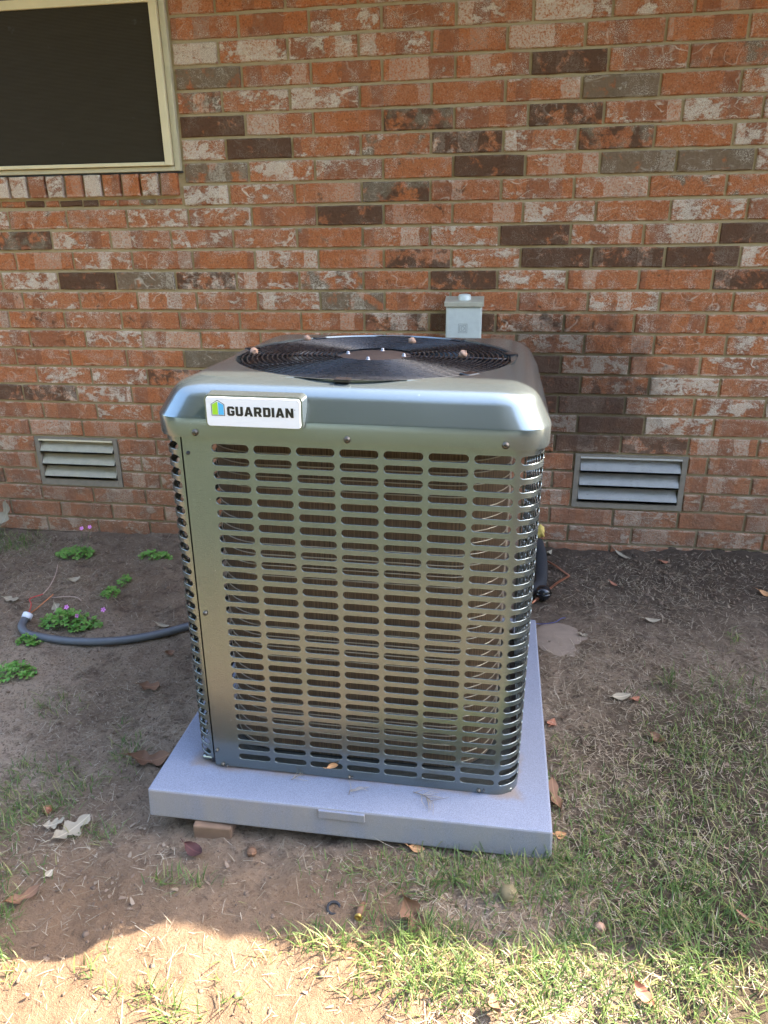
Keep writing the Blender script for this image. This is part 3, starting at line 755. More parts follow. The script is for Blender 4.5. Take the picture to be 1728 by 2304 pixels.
boss = plate([rr_poly(bw+.012, bh+.012, .010), rr_poly(bw+.007, bh+.007, .009)], .030, .0015)
badge = bpy.data.objects.new('badge', None); link(badge, ac); badge.location = (bcx, by, bcz)
mesh_obj('boss', *boss, M_PAINT, badge)
mesh_obj('plate', *plate([rr_poly(bw, bh, .0062), rr_poly(bw, bh, .0062), rr_poly(bw-.0012, bh-.0012, .0058)], .0012, -.0014), M_WHITE, badge)
GL = {'G': (5.2, [[(5.2, 4.9), (5.2, 6), (4.2, 7), (1, 7), (0, 6), (0, 1), (1, 0), (4.2, 0), (5.2, 1), (5.2, 3.9), (2.7, 3.9), (2.7, 2.6), (3.4, 2.6), (3.4, 1.6), (1.9, 1.6), (1.9, 5.4), (3.4, 5.4), (3.4, 4.9)]]),
      'U': (5.2, [[(0, 7), (0, 1), (1, 0), (4.2, 0), (5.2, 1), (5.2, 7), (3.3, 7), (3.3, 1.6), (1.9, 1.6), (1.9, 7)]]),
      'A': (6.1, [[(0, 0), (1.95, 0), (2.3, 1.3), (3.05, 1.3), (3.05, 2.7), (2.7, 2.7), (3.05, 4.9), (3.05, 7), (2, 7)], [(6.1, 0), (4.1, 7), (3.05, 7), (3.05, 4.9), (3.4, 2.7), (3.05, 2.7), (3.05, 1.3), (3.8, 1.3), (4.15, 0)]]),
      'R': (5.6, [[(0, 4.65), (1.9, 4.65), (1.9, 5.4), (3.4, 5.4), (3.4, 4.65), (5.3, 4.65), (5.3, 6), (4.3, 7), (0, 7)], [(0, 4.65), (0, 0), (1.9, 0), (1.9, 2.3), (2.5, 2.3), (3.5, 0), (5.6, 0), (4.4, 2.6), (5.3, 3.4), (5.3, 4.65), (3.4, 4.65), (3.4, 3.9), (1.9, 3.9), (1.9, 4.65)]]),
      'D': (5.2, [[(0, 3.5), (1.9, 3.5), (1.9, 5.4), (3.3, 5.4), (3.3, 3.5), (5.2, 3.5), (5.2, 6), (4.2, 7), (0, 7)], [(0, 3.5), (0, 0), (4.2, 0), (5.2, 1), (5.2, 3.5), (3.3, 3.5), (3.3, 1.6), (1.9, 1.6), (1.9, 3.5)]]),
      'I': (1.9, [[(0, 0), (1.9, 0), (1.9, 7), (0, 7)]]),
      'N': (5.5, [[(0, 0), (1.8, 0), (1.8, 3.6), (3.7, 0), (5.5, 0), (5.5, 7), (3.7, 7), (3.7, 3.4), (1.8, 7), (0, 7)]])}
def text(word, x0, z0, w_, h_, y, gap=.75):
    tot = sum(GL[c][0] for c in word)+gap*(len(word)-1); sx, sz = w_/tot, h_/7; V, Fc = [], []; x = 0
    for c in word:
        for pl in GL[c][1]:
            b0 = len(V); V += [(x0+(x+a)*sx, y, z0+b*sz) for a, b in pl]; Fc.append(tuple(range(b0, len(V))))
        x += GL[c][0]+gap
    return V, Fc
U_ = bw/1345.                                      # badge width in the reading of the photograph is 1345 units
bx = lambda v_: (v_-830)*U_; bz = lambda v_: (310-v_)*U_
V, Fc = text('GUARDIAN', bx(462), bz(362), 945*U_, 132*U_, -.0018)
d0 = len(V); V += [(bx(1427)+6*U_*math.cos(q), -.0018, bz(250)+6*U_*math.sin(q)) for q in np.linspace(0, 2*PI, 9)[:-1]]; Fc.append(tuple(range(d0, d0+8)))
mesh_obj('lettering', V, Fc, M_INK, badge)
def penta(x0, x1, zb, zs, zt, y): return [(x0, y, zb), (x1, y, zb), (x1, y, zs), ((x0+x1)/2, y, zt), (x0, y, zs)]
e0, e1, eb, es, et = bx(234), bx(427), bz(366), bz(205), bz(146); q = 7*U_
outline = mesh_obj('house_emblem', penta(e0, e1, eb, es, et, -.0018)+penta(e0+q, e1-q, eb+q, es-q*.4, et-q*1.3, -.0018), [(0, 1, 6, 5), (1, 2, 7, 6), (2, 3, 8, 7), (3, 4, 9, 8), (4, 0, 5, 9)], M_INK, badge)
em = (e0+e1)/2; g2 = 14*U_; tz = et-q*3.3
mesh_obj('green_half', [(e0+g2, -.0018, eb+g2), (em-2*U_, -.0018, eb+g2), (em-2*U_, -.0018, tz), (e0+g2, -.0018, es-q)], [(0, 1, 2, 3)], M_GREEN, badge)
mesh_obj('blue_half', [(em+6*U_, -.0018, eb+g2), (e1-g2, -.0018, eb+g2), (e1-g2, -.0018, es-q), (em+6*U_, -.0018, tz-3*U_)], [(0, 1, 2, 3)], M_BLUE, badge)
# screws and small holes
def screw(px, py, y, r=.0052, dark=False, slot=.5):
    p = ac_local(on_y(px, py, y)); p.y = y+1.165
    V, Fc = lathe([(r*1.25, 0), (r*1.25, .0012), (r, .0016), (r*.9, .0042), (r*.5, .0052), (.0002, .0054)], 14)
    V = [(a, -c_, b) for a, b, c_ in V]; o = mesh_obj('screw', V, Fc, M_BLACK if dark else M_SCREW, ac, True); o.location = p
    if not dark:
        bm = bmesh.new(); box(bm, -r*.8, r*.8, -.0062, -.0050, -.0008, .0008); bmesh.ops.rotate(bm, verts=bm.verts, matrix=Matrix.Rotation(slot, 3, 'Y')); bm_obj('screw_slot', bm, M_BLACK, o)
for a, b in ((439, 973), (781, 989.5), (1138, 1002.5)): screw(a, b, -1.555, .0055, False, random.uniform(0, 3))
screw(462, 1379.5, -1.547, .0045); screw(502, 1719, -1.547, .004); screw(786, 1748, -1.547, .003); screw(1077, 1779, -1.547, .004); screw(423, 1019, -1.547, .003, True); screw(511, 1722, -1.547, .002, True); screw(792, 1749, -1.547, .002, True); screw(1088, 1779, -1.547, .002, True); screw(489, 1687, -1.547, .003)
# ---------------------------------------------------------------- acorns on the guard
def acorn(name, loc, r, label, group, mat=M_ACORN, cat='acorn', tilt=(0, 0, 0)):
    V, Fc = lathe([(.0002, -r), (r*.6, -r*.8), (r*.95, -r*.25), (r*1.0, r*.2), (r*.98, r*.3), (r*1.06, r*.32), (r*.98, r*.62), (r*.62, r*.95), (r*.16, r*1.1), (r*.12, r*1.4), (.0002, r*1.42)], 14)
    o = mesh_obj(name, V, Fc, mat, None, True); o.location = loc; o.rotation_euler = tilt; return tag(o, label, cat, group)
zt = PADT+.921
for (a, b), lb in zip(((571, 792), (692, 762.5), (928, 768), (1041, 798)), ('brown acorn on the far left of the fan guard', 'small brown acorn at the back left of the fan guard', 'brown acorn at the back right of the fan guard by the wall box', 'brown acorn near the right rim of the fan guard')):
    p = on_z(a, b, zt+.004); acorn('acorn', p, .0095, lb, 'acorns on the fan guard', tilt=(random.uniform(-1, 1), random.uniform(-1, 1), 0))

# ---------------------------------------------------------------- disconnect box on the wall
bxl, bxr = on_y(1003, 720, -.085), on_y(1083, 720, -.085); ztop = on_y(1043, 690, -.085)[2]
dbx = empty('disconnect_box', ((bxl[0]+bxr[0])/2, 0, ztop)); tag(dbx, 'pale grey electrical disconnect box on the brick wall', 'electrical box'); hwb = (bxr[0]-bxl[0])/2
bm = bmesh.new(); box(bm, -hwb, hwb, -.083, -.006, -.21, -.001, .002); bm_obj('body', bm, M_BOX, dbx)
bm = bmesh.new(); box(bm, -hwb+.004, hwb-.004, -.0865, -.0835, -.205, -.004, .001); door = bm_obj('door', bm, M_BOX, dbx)
bm = bmesh.new(); box(bm, -hwb-.006, hwb+.006, -.093, -.002, 0, .017, .0015)
for v in bm.verts:
    if v.co.z > .01 and v.co.y > -.05: v.co.z += .014
bm_obj('hood', bm, M_BOXRIM, dbx)
v, f = lathe([(.0245, .016), (.024, .034), (.021, .040), (.012, .042), (.0005, .042)], 24, (0, -.045)); mesh_obj('hub_cap', v, f, M_BOX, dbx, True)
def loopline(pts, y, wd):
    V, Fc = [], []; n = len(pts); cx = sum(p[0] for p in pts)/n; cz = sum(p[1] for p in pts)/n
    for a, b in pts:
        d = math.hypot(a-cx, b-cz); V += [(a, y, b), (a-(a-cx)/d*wd*1.4, y, b-(b-cz)/d*wd*1.4)]
    for i in range(n):
        j = (i+1) % n; Fc.append((2*i, 2*j, 2*j+1, 2*i+1))
    return V, Fc
ec = on_y(1041, 739, -.087); ex, ez = ec[0]-dbx.location.x, ec[2]-ztop
sq = lambda s: [(ex-s, ez-s), (ex+s, ez-s), (ex+s, ez+s), (ex-s, ez+s)]
dsh = [(ex-.006, ez-.007), (ex+.001, ez-.007)]+[(ex+.001+.006*math.cos(t), ez+.007*math.sin(t)) for t in np.linspace(-1.2, 1.2, 7)]+[(ex+.001, ez+.007), (ex-.006, ez+.007)]
V, Fc = join([loopline(sq(.0165), -.0871, .0011), loopline(sq(.0118), -.0871, .0011), loopline(dsh, -.0871, .0011)]); mesh_obj('emblem', V, Fc, M_BOXINK, door)

# ---------------------------------------------------------------- lines behind the unit
def tube_thing(name, pts, r, mat, label, cat, n=10, group=None, m=8):
    V, Fc = sweep(spline(pts, m), r, n); o = mesh_obj(name, V, Fc, mat, None, True); return tag(o, label, cat, group)
def gp(cx, cy, ox, oy, dz=.01): p = at(ox+cx/1.92, oy+cy/1.92, dz); return p
c6 = lambda cx, cy, dz=.01: gp(cx, cy, 864, 1100, dz)
c5 = lambda cx, cy, dz=.01: gp(cx, cy, 0, 1100, dz)
c7 = lambda cx, cy, dz=.01: gp(cx, cy, 0, 1700, dz)
c8 = lambda cx, cy, dz=.01: gp(cx, cy, 864, 1700, dz)
p = c6(688, 450, .03)
vc = empty('valve_cap', p); tag(vc, 'glossy black round valve cap at end of copper tube', 'valve cap')
V, Fc = lathe([(a*1.4, b*1.4) for a, b in ((.0003, -.019), (.010, -.0185), (.017, -.011), (.0195, 0), (.0185, .010), (.0135, .0165), (.006, .0190), (.0003, .0192))], 28); mesh_obj('cap_shell', V, Fc, M_BLACK, vc, True)
V, Fc = lathe([(a*1.4, b*1.4) for a, b in ((.0198, -.003), (.0212, -.001), (.0212, .002), (.0196, .004))], 28); mesh_obj('collar', V, Fc, M_BLACK, vc, True)
tube_thing('copper_line', [c6(560, 545, .012), c6(640, 490, .014), p+Vector((-.012, -.012, -.012))], .0055, M_COPPER, 'copper tube running from the unit to the black valve cap', 'copper tube')
tube_thing('copper_line', [p+Vector((.012, .012, .0)), c6(750, 405, .012), c6(800, 375, .005)], .0045, M_COPPER, 'short copper tube leaving the black cap toward the wall', 'copper tube')
tube_thing('copper_line', [c6(640, 235, .03), c6(690, 300, .02), c6(745, 335, .015), c6(800, 375, .006)], .0042, M_COPPER, 'thin reddish copper tube sloping down beside black insulation', 'copper tube')
tube_thing('insulated_pipe', [c6(665, 230, .05), c6(680, 290, .03), c6(682, 350, .022), c6(672, 415, .016), c6(600, 470, .016)], .0215, M_FOAM, 'black foam insulated pipe behind the unit', 'pipe', 14)
bm = bmesh.new(); bmesh.ops.create_icosphere(bm, subdivisions=3, radius=1)
for v in bm.verts:
    n = v.co.copy(); k = 1+.16*math.sin(5*n.x+3*n.z)+.12*math.sin(9*n.z+4*n.y+1); v.co = Vector((n.x*.017*k, n.y*.014*k, n.z*.030*k))
pY = on_y(1217, 1196, -.03); o = bm_obj('foam_blob', bm, M_YELLOW, None, True, pY); tag(o, 'yellow foam blob on the wall foot behind the unit', 'foam')
tube_thing('blue_wire', [c6(640, 582, .004), c6(690, 583, .006), c6(740, 575, .012), c6(765, 560, .015), c6(783, 556, .004)], .0012, M_BLUEWIRE, 'thin blue wire poking out of the dirt beside the pad', 'wire', 6)

# ---------------------------------------------------------------- conduit on the left
hz = .014
V, Fc = sweep(spline([c5(980, 560, hz), c5(880, 575, hz), c5(800, 597, hz), c5(680, 630, hz), c5(540, 652, hz), c5(400, 660, hz), c5(280, 655, hz), c5(180, 640, hz), c5(120, 625, hz+.001), c5(95, 600, hz+.004), c5(100, 575, hz+.008), c5(118, 553, hz+.012)], 10), .0135, 14)
cond = mesh_obj('conduit', V, Fc, M_HOSE, None, True); tag(cond, 'dark grey flexible conduit curving across the dirt from the unit', 'conduit')
pa, pb = c5(113, 560, hz+.011), c5(123, 540, hz+.020); V, Fc = sweep([pa, pa.lerp(pb, .3), pb, pb+(pb-pa)*.15], [.0165, .0175, .0175, .013], 16); mesh_obj('end_fitting', V, Fc, M_PVC, cond, True)
tube_thing('wire', [pb, c5(150, 520, .02), c5(190, 490, .02), c5(230, 455, .018)], .0022, M_ORWIRE, 'orange wire from the white end of the conduit', 'wire', 6, 'loose wires from the conduit')
tube_thing('wire', [pb, c5(135, 500, .025), c5(130, 475, .025), c5(185, 455, .02)], .0022, M_REDWIRE, 'red tipped wire standing at the conduit end', 'wire', 6, 'loose wires from the conduit')
tube_thing('wire', [c5(185, 455, .02), c5(215, 420, .014), c5(240, 370, .01), c5(250, 330, .006)], .0018, M_PALEWIRE, 'pale thin wire rising from conduit toward the clover by the wall', 'wire', 6, 'loose wires from the conduit')
tube_thing('wire', [c5(225, 470, .012), c5(290, 465, .014), c5(335, 470, .014), c5(352, 485, .004)], .0016, M_PALEWIRE, 'short pale wire lying above the flowering clover', 'wire', 6, 'loose wires from the conduit')

# ---------------------------------------------------------------- brick under the pad
p = c7(940, 350, 0); bk = bpy.data.objects.new('paver_brick', brick_mesh(.11, .067, 9)); bm = bmesh.new(); box(bm, -.045, .045, -.03, .07, -.045, .045, .004)
bk = bm_obj('paver_brick', bm, simple('old_paver', (.19, .115, .07), .9, 0, .3, 40, .4), None); pp = on_y(487, 1880, -1.625); bk.location = (pp[0], -1.622, -.047); bk.rotation_euler = (.04, .05, .08)
tag(bk, 'tan brick propping the front left of the pad', 'brick')

# ---------------------------------------------------------------- dead leaves
def leaf_mesh(name, L, W, lobes, curl, seed, mat):
    r = random.Random(seed); n = 26; V, Fc = [], []
    for i in range(n+1):
        t = i/n; env = math.sin(PI*min(1, t*1.02))**.75*(1-.25*t)
        lob = 1-.62*(.5+.5*math.cos(2*PI*t*lobes))**1.3 if lobes else 1
        w_ = max(.0006, W*env*lob*(1+r.uniform(-.06, .06))); x = L*(t-.5); bend = curl*L*(4*(t-.5)**2)+.10*L*math.sin(5*t+seed)*abs(curl)
        for s, q in ((-1, 1), (-.5, .35), (0, 0), (.5, .35), (1, 1)):
            V.append((x+abs(s)*W*.25*(lob), s*w_, bend+q*abs(curl)*W*.9*(1+.4*math.sin(7*t+s*2+seed))))
        if i:
            for k in range(4): Fc.append(((i-1)*5+k, i*5+k, i*5+k+1, (i-1)*5+k+1))
    sv, sf = sweep([(-L*.5, 0, curl*L), (-L*.62, .002, curl*L*1.2), (-L*.75, .004, curl*L)], [.0011, .0009, .0006], 5)
    o = len(V); V += list(sv); Fc += [tuple(a+o for a in f_) for f_ in sf]
    return mesh_obj(name, V, Fc, mat, None, True)
def leaf(px, py, L, W, lobes, curl, ang, mat, label, tilt=(0, 0), dz=.004, seed=1):
    o = leaf_mesh('dead_leaf', L, W, lobes, curl, seed, mat); o.location = at(px, py, dz); o.rotation_euler = (tilt[0], tilt[1], ang); return tag(o, label, 'leaf', 'dead leaves on the ground')
leaf(158, 1868, .105, .032, 3, .10, 1.15, M_LTAN, 'large pale lobed oak leaf lying on dirt at lower left', (.2, .1), .012, 3)
leaf(122, 1855, .055, .020, 3, .15, .35, M_LTAN, 'small tan lobed oak leaf beside the large pale one', (.1, -.2), .008, 4)
leaf(436, 1914, .052, .017, 0, .30, -.35, M_LDARK, 'dark purple brown curled leaf in front of the propping brick', (.3, .1), .007, 5)
leaf(1395, 1568, .058, .014, 0, .14, .35, M_LTAN, 'pale tan folded leaf on the dirt right of the pad', (.3, 0), .007, 6)
leaf(1428, 1574, .030, .010, 0, .2, .7, M_LRED, 'little rusty leaf touching the pale folded leaf', (.2, .1), .005, 7)
leaf(1241, 1630, .045, .015, 0, .15, 1.3, M_LRED, 'pinkish red oval leaf close to the pad right edge', (.1, .2), .006, 8)
leaf(1478, 1660, .045, .014, 0, .25, -.6, M_LBROWN, 'brown curled leaf on thin grass at right', (.4, .1), .007, 9)
leaf(1466, 1396, .055, .013, 0, .12, .1, M_LTAN, 'pale flat leaf on dirt right of the buried stone', (.1, .1), .005, 10)
leaf(1400, 1250, .085, .010, 0, .10, -.9, M_LTAN, 'long narrow pale leaf near the wall under the right vent', (.1, .1), .006, 11)
leaf(1492, 1265, .040, .013, 0, .15, .5, M_LRED, 'dull pink leaf by the wall under the right vent', (.2, .3), .006, 12)
leaf(1380, 1314, .038, .008, 0, .15, -.8, M_LRED, 'thin rusty leaf on the dark soil', (.2, .1), .005, 13)
leaf(1720, 1336, .045, .014, 0, .2, -.5, M_LORANGE, 'orange brown leaf at the right edge of the dirt', (.3, .1), .007, 14)
leaf(1234, 1245, .060, .012, 0, .18, 1.2, M_LTAN, 'pale dry leaf behind the insulated pipe', (.3, .2), .012, 15)
leaf(1248, 1790, .085, .020, 2, .15, 1.8, M_LBROWN, 'brown leaf tucked against the right side of the pad', (.2, -.3), .010, 16)
leaf(1256, 1880, .028, .010, 0, .3, .4, M_LORANGE, 'small orange leaf at the front right corner of the pad', (.4, .2), .008, 17)
leaf(936, 1910, .035, .010, 0, .2, .0, M_LORANGE, 'small rust leaf under the pad front edge', (.3, .1), .006, 18)
leaf(928, 2060, .070, .030, 2, .35, -.9, M_LBROWN, 'crumpled brown leaf in grass in front of the pad', (.3, .4), .014, 19)
leaf(1690, 2072, .070, .0045, 0, .12, -.55, M_LBROWN, 'long curved brown leaf at the lower right edge', (.2, .1), .012, 20)
leaf(335, 1545, .070, .028, 2, .12, .2, M_LBROWN, 'brown lobed leaf on dirt left of the unit', (.1, .1), .006, 21)
leaf(165, 1305, .050, .014, 0, .2, .8, M_LTAN, 'pale curled leaf left of unit between clovers', (.3, .1), .010, 22)
leaf(128, 1370, .065, .022, 2, .18, -.9, M_LTAN, 'tan leaf leaning by the conduit end', (.4, .2), .012, 23)
leaf(25, 1350, .060, .024, 2, .15, .1, M_LTAN, 'grey tan leaf at the left edge above conduit', (.1, .1), .008, 24)
leaf(365, 1408, .055, .010, 0, .2, -.1, M_LTAN, 'narrow tan leaf above the conduit near the unit', (.2, .1), .006, 25)
leaf(380, 1470, .030, .016, 0, .3, .5, M_LBROWN, 'small brown clump leaf below the conduit', (.2, .1), .006, 26)
leaf(335, 1710, .110, .035, 2, .2, .3, M_LBROWN, 'broad brown leaf beside the left edge of the pad', (.15, .1), .010, 27)
leaf(50, 2020, .080, .016, 2, .25, .9, M_LBROWN, 'long dark brown leaf in grass at the lower left edge', (.3, .1), .010, 28)
leaf(108, 1968, .022, .009, 0, .15, 1.4, M_LTAN, 'small pale leaf scrap at lower left', (.3, .1), .008, 29)
leaf(1445, 2235, .045, .012, 0, .3, -.8, M_LRED, 'reddish leaf in sunlit grass at lower right', (.3, .3), .02, 30)
leaf(1110, 2270, .05, .012, 0, .3, 1.8, M_LBROWN, 'brown folded leaf in sunlit grass at bottom', (.5, .3), .018, 31)
leaf(1310, 1430, .03, .012, 2, .3, .2, M_LTAN, 'pale torn leaf scrap beside the buried stone', (.2, .2), .006, 32)
# leaf against the wall at the left frame edge, leaf in the bottom slot
o = leaf_mesh('dead_leaf', .13, .05, 2, .12, 41, M_LTAN); o.location = on_y(14, 1155, -.05); o.rotation_euler = (.6, -1.2, .5); tag(o, 'grey tan leaf leaning on the wall at left edge', 'leaf', 'dead leaves on the ground')
o = leaf_mesh('leaf_scrap', .028, .007, 0, .25, 42, M_LORANGE); o.location = on_y(748, 1722, -1.549); o.rotation_euler = (1.2, -.3, .2); tag(o, 'orange leaf scrap caught in a bottom louver slot', 'leaf')
# dry sprigs on the pad
def sprig(loc, L, n, ang, label):
    r = random.Random(int(L*1e4)+n); parts = [sweep([Vector((0, 0, .003)), Vector((L*.5, .003, .006)), Vector((L, 0, .004))], [.0009, .0008, .0004], 5)]
    for i in range(n):
        x0 = L*r.uniform(.1, .9); s = r.choice((-1, 1)); parts.append(sweep([Vector((x0, 0, .005)), Vector((x0+r.uniform(.01, .02), s*r.uniform(.008, .02), .007)), Vector((x0+r.uniform(.02, .035), s*r.uniform(.02, .035), .003))], [.0006, .0005, .0003], 4))
    V, Fc = join(parts); o = mesh_obj('dry_sprig', V, Fc, M_STRAW, None); o.location = loc; o.rotation_euler = (0, 0, ang); return tag(o, label, 'sprig', 'dry sprigs on the pad')
sprig(on_z(930, 1784, PADT+.001), .055, 12, -.5, 'forked pale dry sprig on pad near its front middle')
sprig(on_z(655, 1757, PADT+.001), .035, 6, .6, 'small dry sprig at foot of the unit on the pad')
sprig(on_z(785, 1790, PADT+.001), .018, 5, 1.2, 'tiny brown sprig above the pad raised tab')
# loose small things on the ground
acorn('acorn', at(1348, 2088, .006), .011, 'brown acorn at the edge of the sunlit grass', 'nuts on the ground', M_ACORN, tilt=(.8, .4, 0))
acorn('acorn', at(566, 1916, .008), .011, 'brown acorn in front of the pad left of middle', 'nuts on the ground', M_LBROWN, tilt=(1.2, .2, .4))
acorn('acorn', at(105, 1822, .009), .011, 'rusty acorn above the large oak leaf', 'nuts on the ground', M_LRED, tilt=(.5, .9, .4))
bm = bmesh.new(); bmesh.ops.create_icosphere(bm, subdivisions=3, radius=.019)
for v in bm.verts: v.co *= 1+random.uniform(-.08, .08)
o = bm_obj('husk_ball', bm, M_TAN, None, True, at(1143, 2012, .006)); tag(o, 'round fuzzy tan husk half hidden in shaded grass', 'husk')
pf = at(806, 2062, .009); fit = empty('pipe_stub', pf); tag(fit, 'small brown pipe stub with brass end in the dirt', 'pipe stub')
V, Fc = sweep([(0, 0, 0), (.002, .02, .001), (.004, .032, -.002)], [.0072, .0072, .006], 14); mesh_obj('sleeve', V, Fc, M_LBROWN, fit, True)
V, Fc = lathe([(.0005, .0), (.004, .001), (.0045, .003), (.0074, .003), (.0074, -.002)], 14); V = [(a, -c_-.001, b) for a, b, c_ in V]; mesh_obj('brass_face', V, Fc, M_BRASS, fit, True)
V, Fc = sweep(circ(.0125, 0, 24), .0030, 6, False, True); V = [Vector(v)-Vector((OC[0], OC[1], 0)) for v in V]
o = mesh_obj('rubber_ring', V, Fc, M_FOAM, None, True); o.location = at(751, 2043, .001); o.rotation_euler = (.2, .1, 0); tag(o, 'dark rubber ring in the dirt near the brass stub', 'ring')
# flat stone
bm = bmesh.new(); bmesh.ops.create_icosphere(bm, subdivisions=4, radius=1)
for v in bm.verts:
    n = v.co.copy(); k = 1+.05*math.sin(3*n.x+1)+.05*math.sin(4*n.y+2*n.x)+.02*math.sin(11*n.x+9*n.y); v.co = Vector((n.x*.098*k, n.y*.105*k, n.z*.016))
o = bm_obj('flat_stone', bm, M_STONE, None, True, at(1262, 1440, .0)); tag(o, 'pale flat stone half buried right of the pad', 'stone')

# ---------------------------------------------------------------- clover plants
def clover(px, py, rx, ry, n, seed, label, flowers=(), h=.05):
    r = random.Random(seed); c = at(px, py, 0); root = empty('clover_plant', c); tag(root, label, 'clover', 'clover plants left of the unit')
    V, Fc, SV = [], [], []
    for _ in range(n):
        a = r.uniform(0, 2*PI); q = math.sqrt(r.random()); x, y = rx*q*math.cos(a), ry*q*math.sin(a); zb = gz(c.x+x, c.y+y)-c.z; z = zb+h*(1.05-q*q*.8)*r.uniform(.45, 1.)
        s = r.uniform(.006, .0115); nt_ = Vector((r.gauss(0, .35), r.gauss(0, .35)-.15, 1)).normalized(); R3 = nt_.to_track_quat('Z', 'Y').to_matrix() @ Matrix.Rotation(r.uniform(0, 6), 3, 'Z')
        for k in range(3):
            b = 2*PI*k/3; pts = [(0, 0, 0), (.55, -.5, .05), (1.0, -.62, .0), (1.18, -.3, -.02), (1.02, 0, -.08), (1.18, .3, -.02), (1.0, .62, 0), (.55, .5, .05)]; o = len(V)
            for u, v_, w_ in pts: V.append(Vector((x, y, z))+R3 @ Vector((s*(u*math.cos(b)-v_*math.sin(b)), s*(u*math.sin(b)+v_*math.cos(b)), s*w_)))
            Fc += [(o, o+1, o+2, o+3, o+4), (o, o+4, o+5, o+6, o+7)]
        SV.append(sweep([(x*.8, y*.8, zb-.002), (x*.95, y*.95, (z+zb)/2), (x, y, z)], .0006, 4))
    mesh_obj('foliage', V, Fc, M_CLOVER, root); V, Fc = join(SV); mesh_obj('stems', V, Fc, M_STEM, root)
    for fx, fy in flowers:
        d = np.array([(fx-864)/F, -(fy-1152)/F, 1.]) @ AX; t = (c.y-.01-CAM[1])/d[1]; p = Vector(CAM+t*d)-c
        fl = bpy.data.objects.new('flower', None); link(fl, root); fl.location = p
        V, Fc = [], []; R3 = Vector((.1, -.75, .6)).normalized().to_track_quat('Z', 'Y').to_matrix()
        for k in range(5):
            b = 2*PI*k/5; o = len(V)
            for u, v_, w_ in ((.1, -.1, 0), (.6, -.32, .2), (1., -.25, .3), (1.05, .0, .3), (1., .25, .3), (.6, .32, .2), (.1, .1, 0)): V.append(R3 @ Vector((.0085*(u*math.cos(b)-v_*math.sin(b)), .0085*(u*math.sin(b)+v_*math.cos(b)), .0085*w_)))
            Fc.append(tuple(range(o, o+7)))
        mesh_obj('petals', V, Fc, M_PETAL, fl)
        V, Fc = lathe([(.0002, .0012), (.002, .0010), (.0022, 0)], 8); V = [R3 @ Vector(v) for v in V]; mesh_obj('throat', V, Fc, M_PETALC, fl, True)
        V, Fc = sweep([Vector((p.x*.3, p.y*.3, 0)), Vector((p.x*.8, p.y*.8, p.z*.6)), p], .0008, 4); mesh_obj('flower_stem', V, Fc, M_STEM, root)
clover(170, 1252, .085, .045, 95, 1, 'green clover by the wall under two pink flowers', [(184, 1189), (202, 1186)])
clover(350, 1254, .07, .028, 55, 2, 'low clover by the wall nearest the unit', h=.035)
clover(158, 1405, .115, .05, 150, 3, 'big clover behind the conduit with pink flowers', [(150, 1366), (233, 1372), (174, 1385)], h=.065)
clover(66, 1445, .045, .025, 40, 4, 'small clover in front of the conduit bend', h=.03)
clover(28, 1520, .075, .045, 75, 5, 'clover at the left edge below the conduit', h=.045)
clover(248, 1338, .032, .035, 30, 6, 'scattered clover between conduit and wall', h=.03)
clover(280, 1315, .02, .03, 18, 7, 'tiny upright clover sprig left of the unit', h=.04)
clover(1425, 1224, .035, .02, 16, 8, 'tiny green weed at wall foot under the right vent', h=.03)
clover(1358, 1222, .03, .02, 12, 9, 'tiny green weed at the wall foot left of right vent', h=.025)

# ---------------------------------------------------------------- grass, straw, clods
def dens(X, Y, blobs):
    Pt = np.stack([X, Y, ground_z(X, Y)], 1); px, py, d = project(Pt); out = np.zeros(len(X))
    for bx_, by_, rx, ry, wt in blobs: out = np.maximum(out, wt*np.exp(-(((px-bx_)/rx)**2+((py-by_)/ry)**2)**2))
    out[d < .2] = 0
    return out, px, py
GREEN = [(1200, 1970, 400, 82, .80), (1500, 1910, 330, 160, .48), (1630, 1720, 190, 190, .40), (1450, 2200, 420, 130, 1.), (1050, 2190, 260, 90, .95), (950, 2120, 160, 50, .9), (800, 2130, 120, 30, .9), (680, 2110, 90, 26, .7), (1250, 1790, 80, 110, .4), (1540, 2060, 260, 100, .9),
         (75, 1810, 90, 45, .5), (110, 1735, 80, 28, .55), (190, 1765, 50, 30, .4), (10, 1850, 40, 90, .5), (220, 1880, 50, 22, .5), (70, 1960, 50, 30, .25), (10, 2030, 36, 90, .6), (270, 1730, 40, 30, .35), (295, 1700, 30, 30, .6), (410, 1985, 75, 22, .65), (390, 1968, 40, 12, .4),
         (650, 1885, 60, 14, .45), (700, 1900, 20, 25, .5), (1090, 1915, 170, 24, .75), (15, 2165, 22, 60, .6), (30, 1205, 70, 40, .5), (285, 1180, 14, 14, .8), (1505, 1540, 14, 30, .7), (1650, 1440, 12, 22, .7), (130, 1590, 60, 40, .22), (290, 1690, 30, 60, .4),
         (235, 2145, 16, 26, .8), (195, 2185, 26, 18, .7), (250, 2230, 40, 22, .55), (330, 2245, 36, 30, .8), (385, 2285, 34, 24, .8), (440, 2280, 26, 20, .7), (520, 2250, 30, 24, .7), (500, 2205, 26, 12, .5), (560, 2160, 60, 18, .4), (840, 2060, 30, 50, .6)]
STRAW = [(1480, 1600, 330, 200, 1.), (1400, 1850, 420, 200, 1.), (1480, 1800, 330, 200, 1.), (1250, 2030, 380, 90, 1.), (950, 1950, 160, 60, .8), (1350, 2200, 480, 150, .9), (150, 1850, 190, 130, .35), (250, 1960, 260, 70, .22), (800, 1960, 130, 60, .35), (120, 1330, 150, 70, .6), (60, 1220, 120, 50, .7), (200, 1620, 230, 110, .4), (1500, 1330, 280, 90, .5), (420, 2180, 420, 130, .06), (700, 1920, 100, 40, .5)]
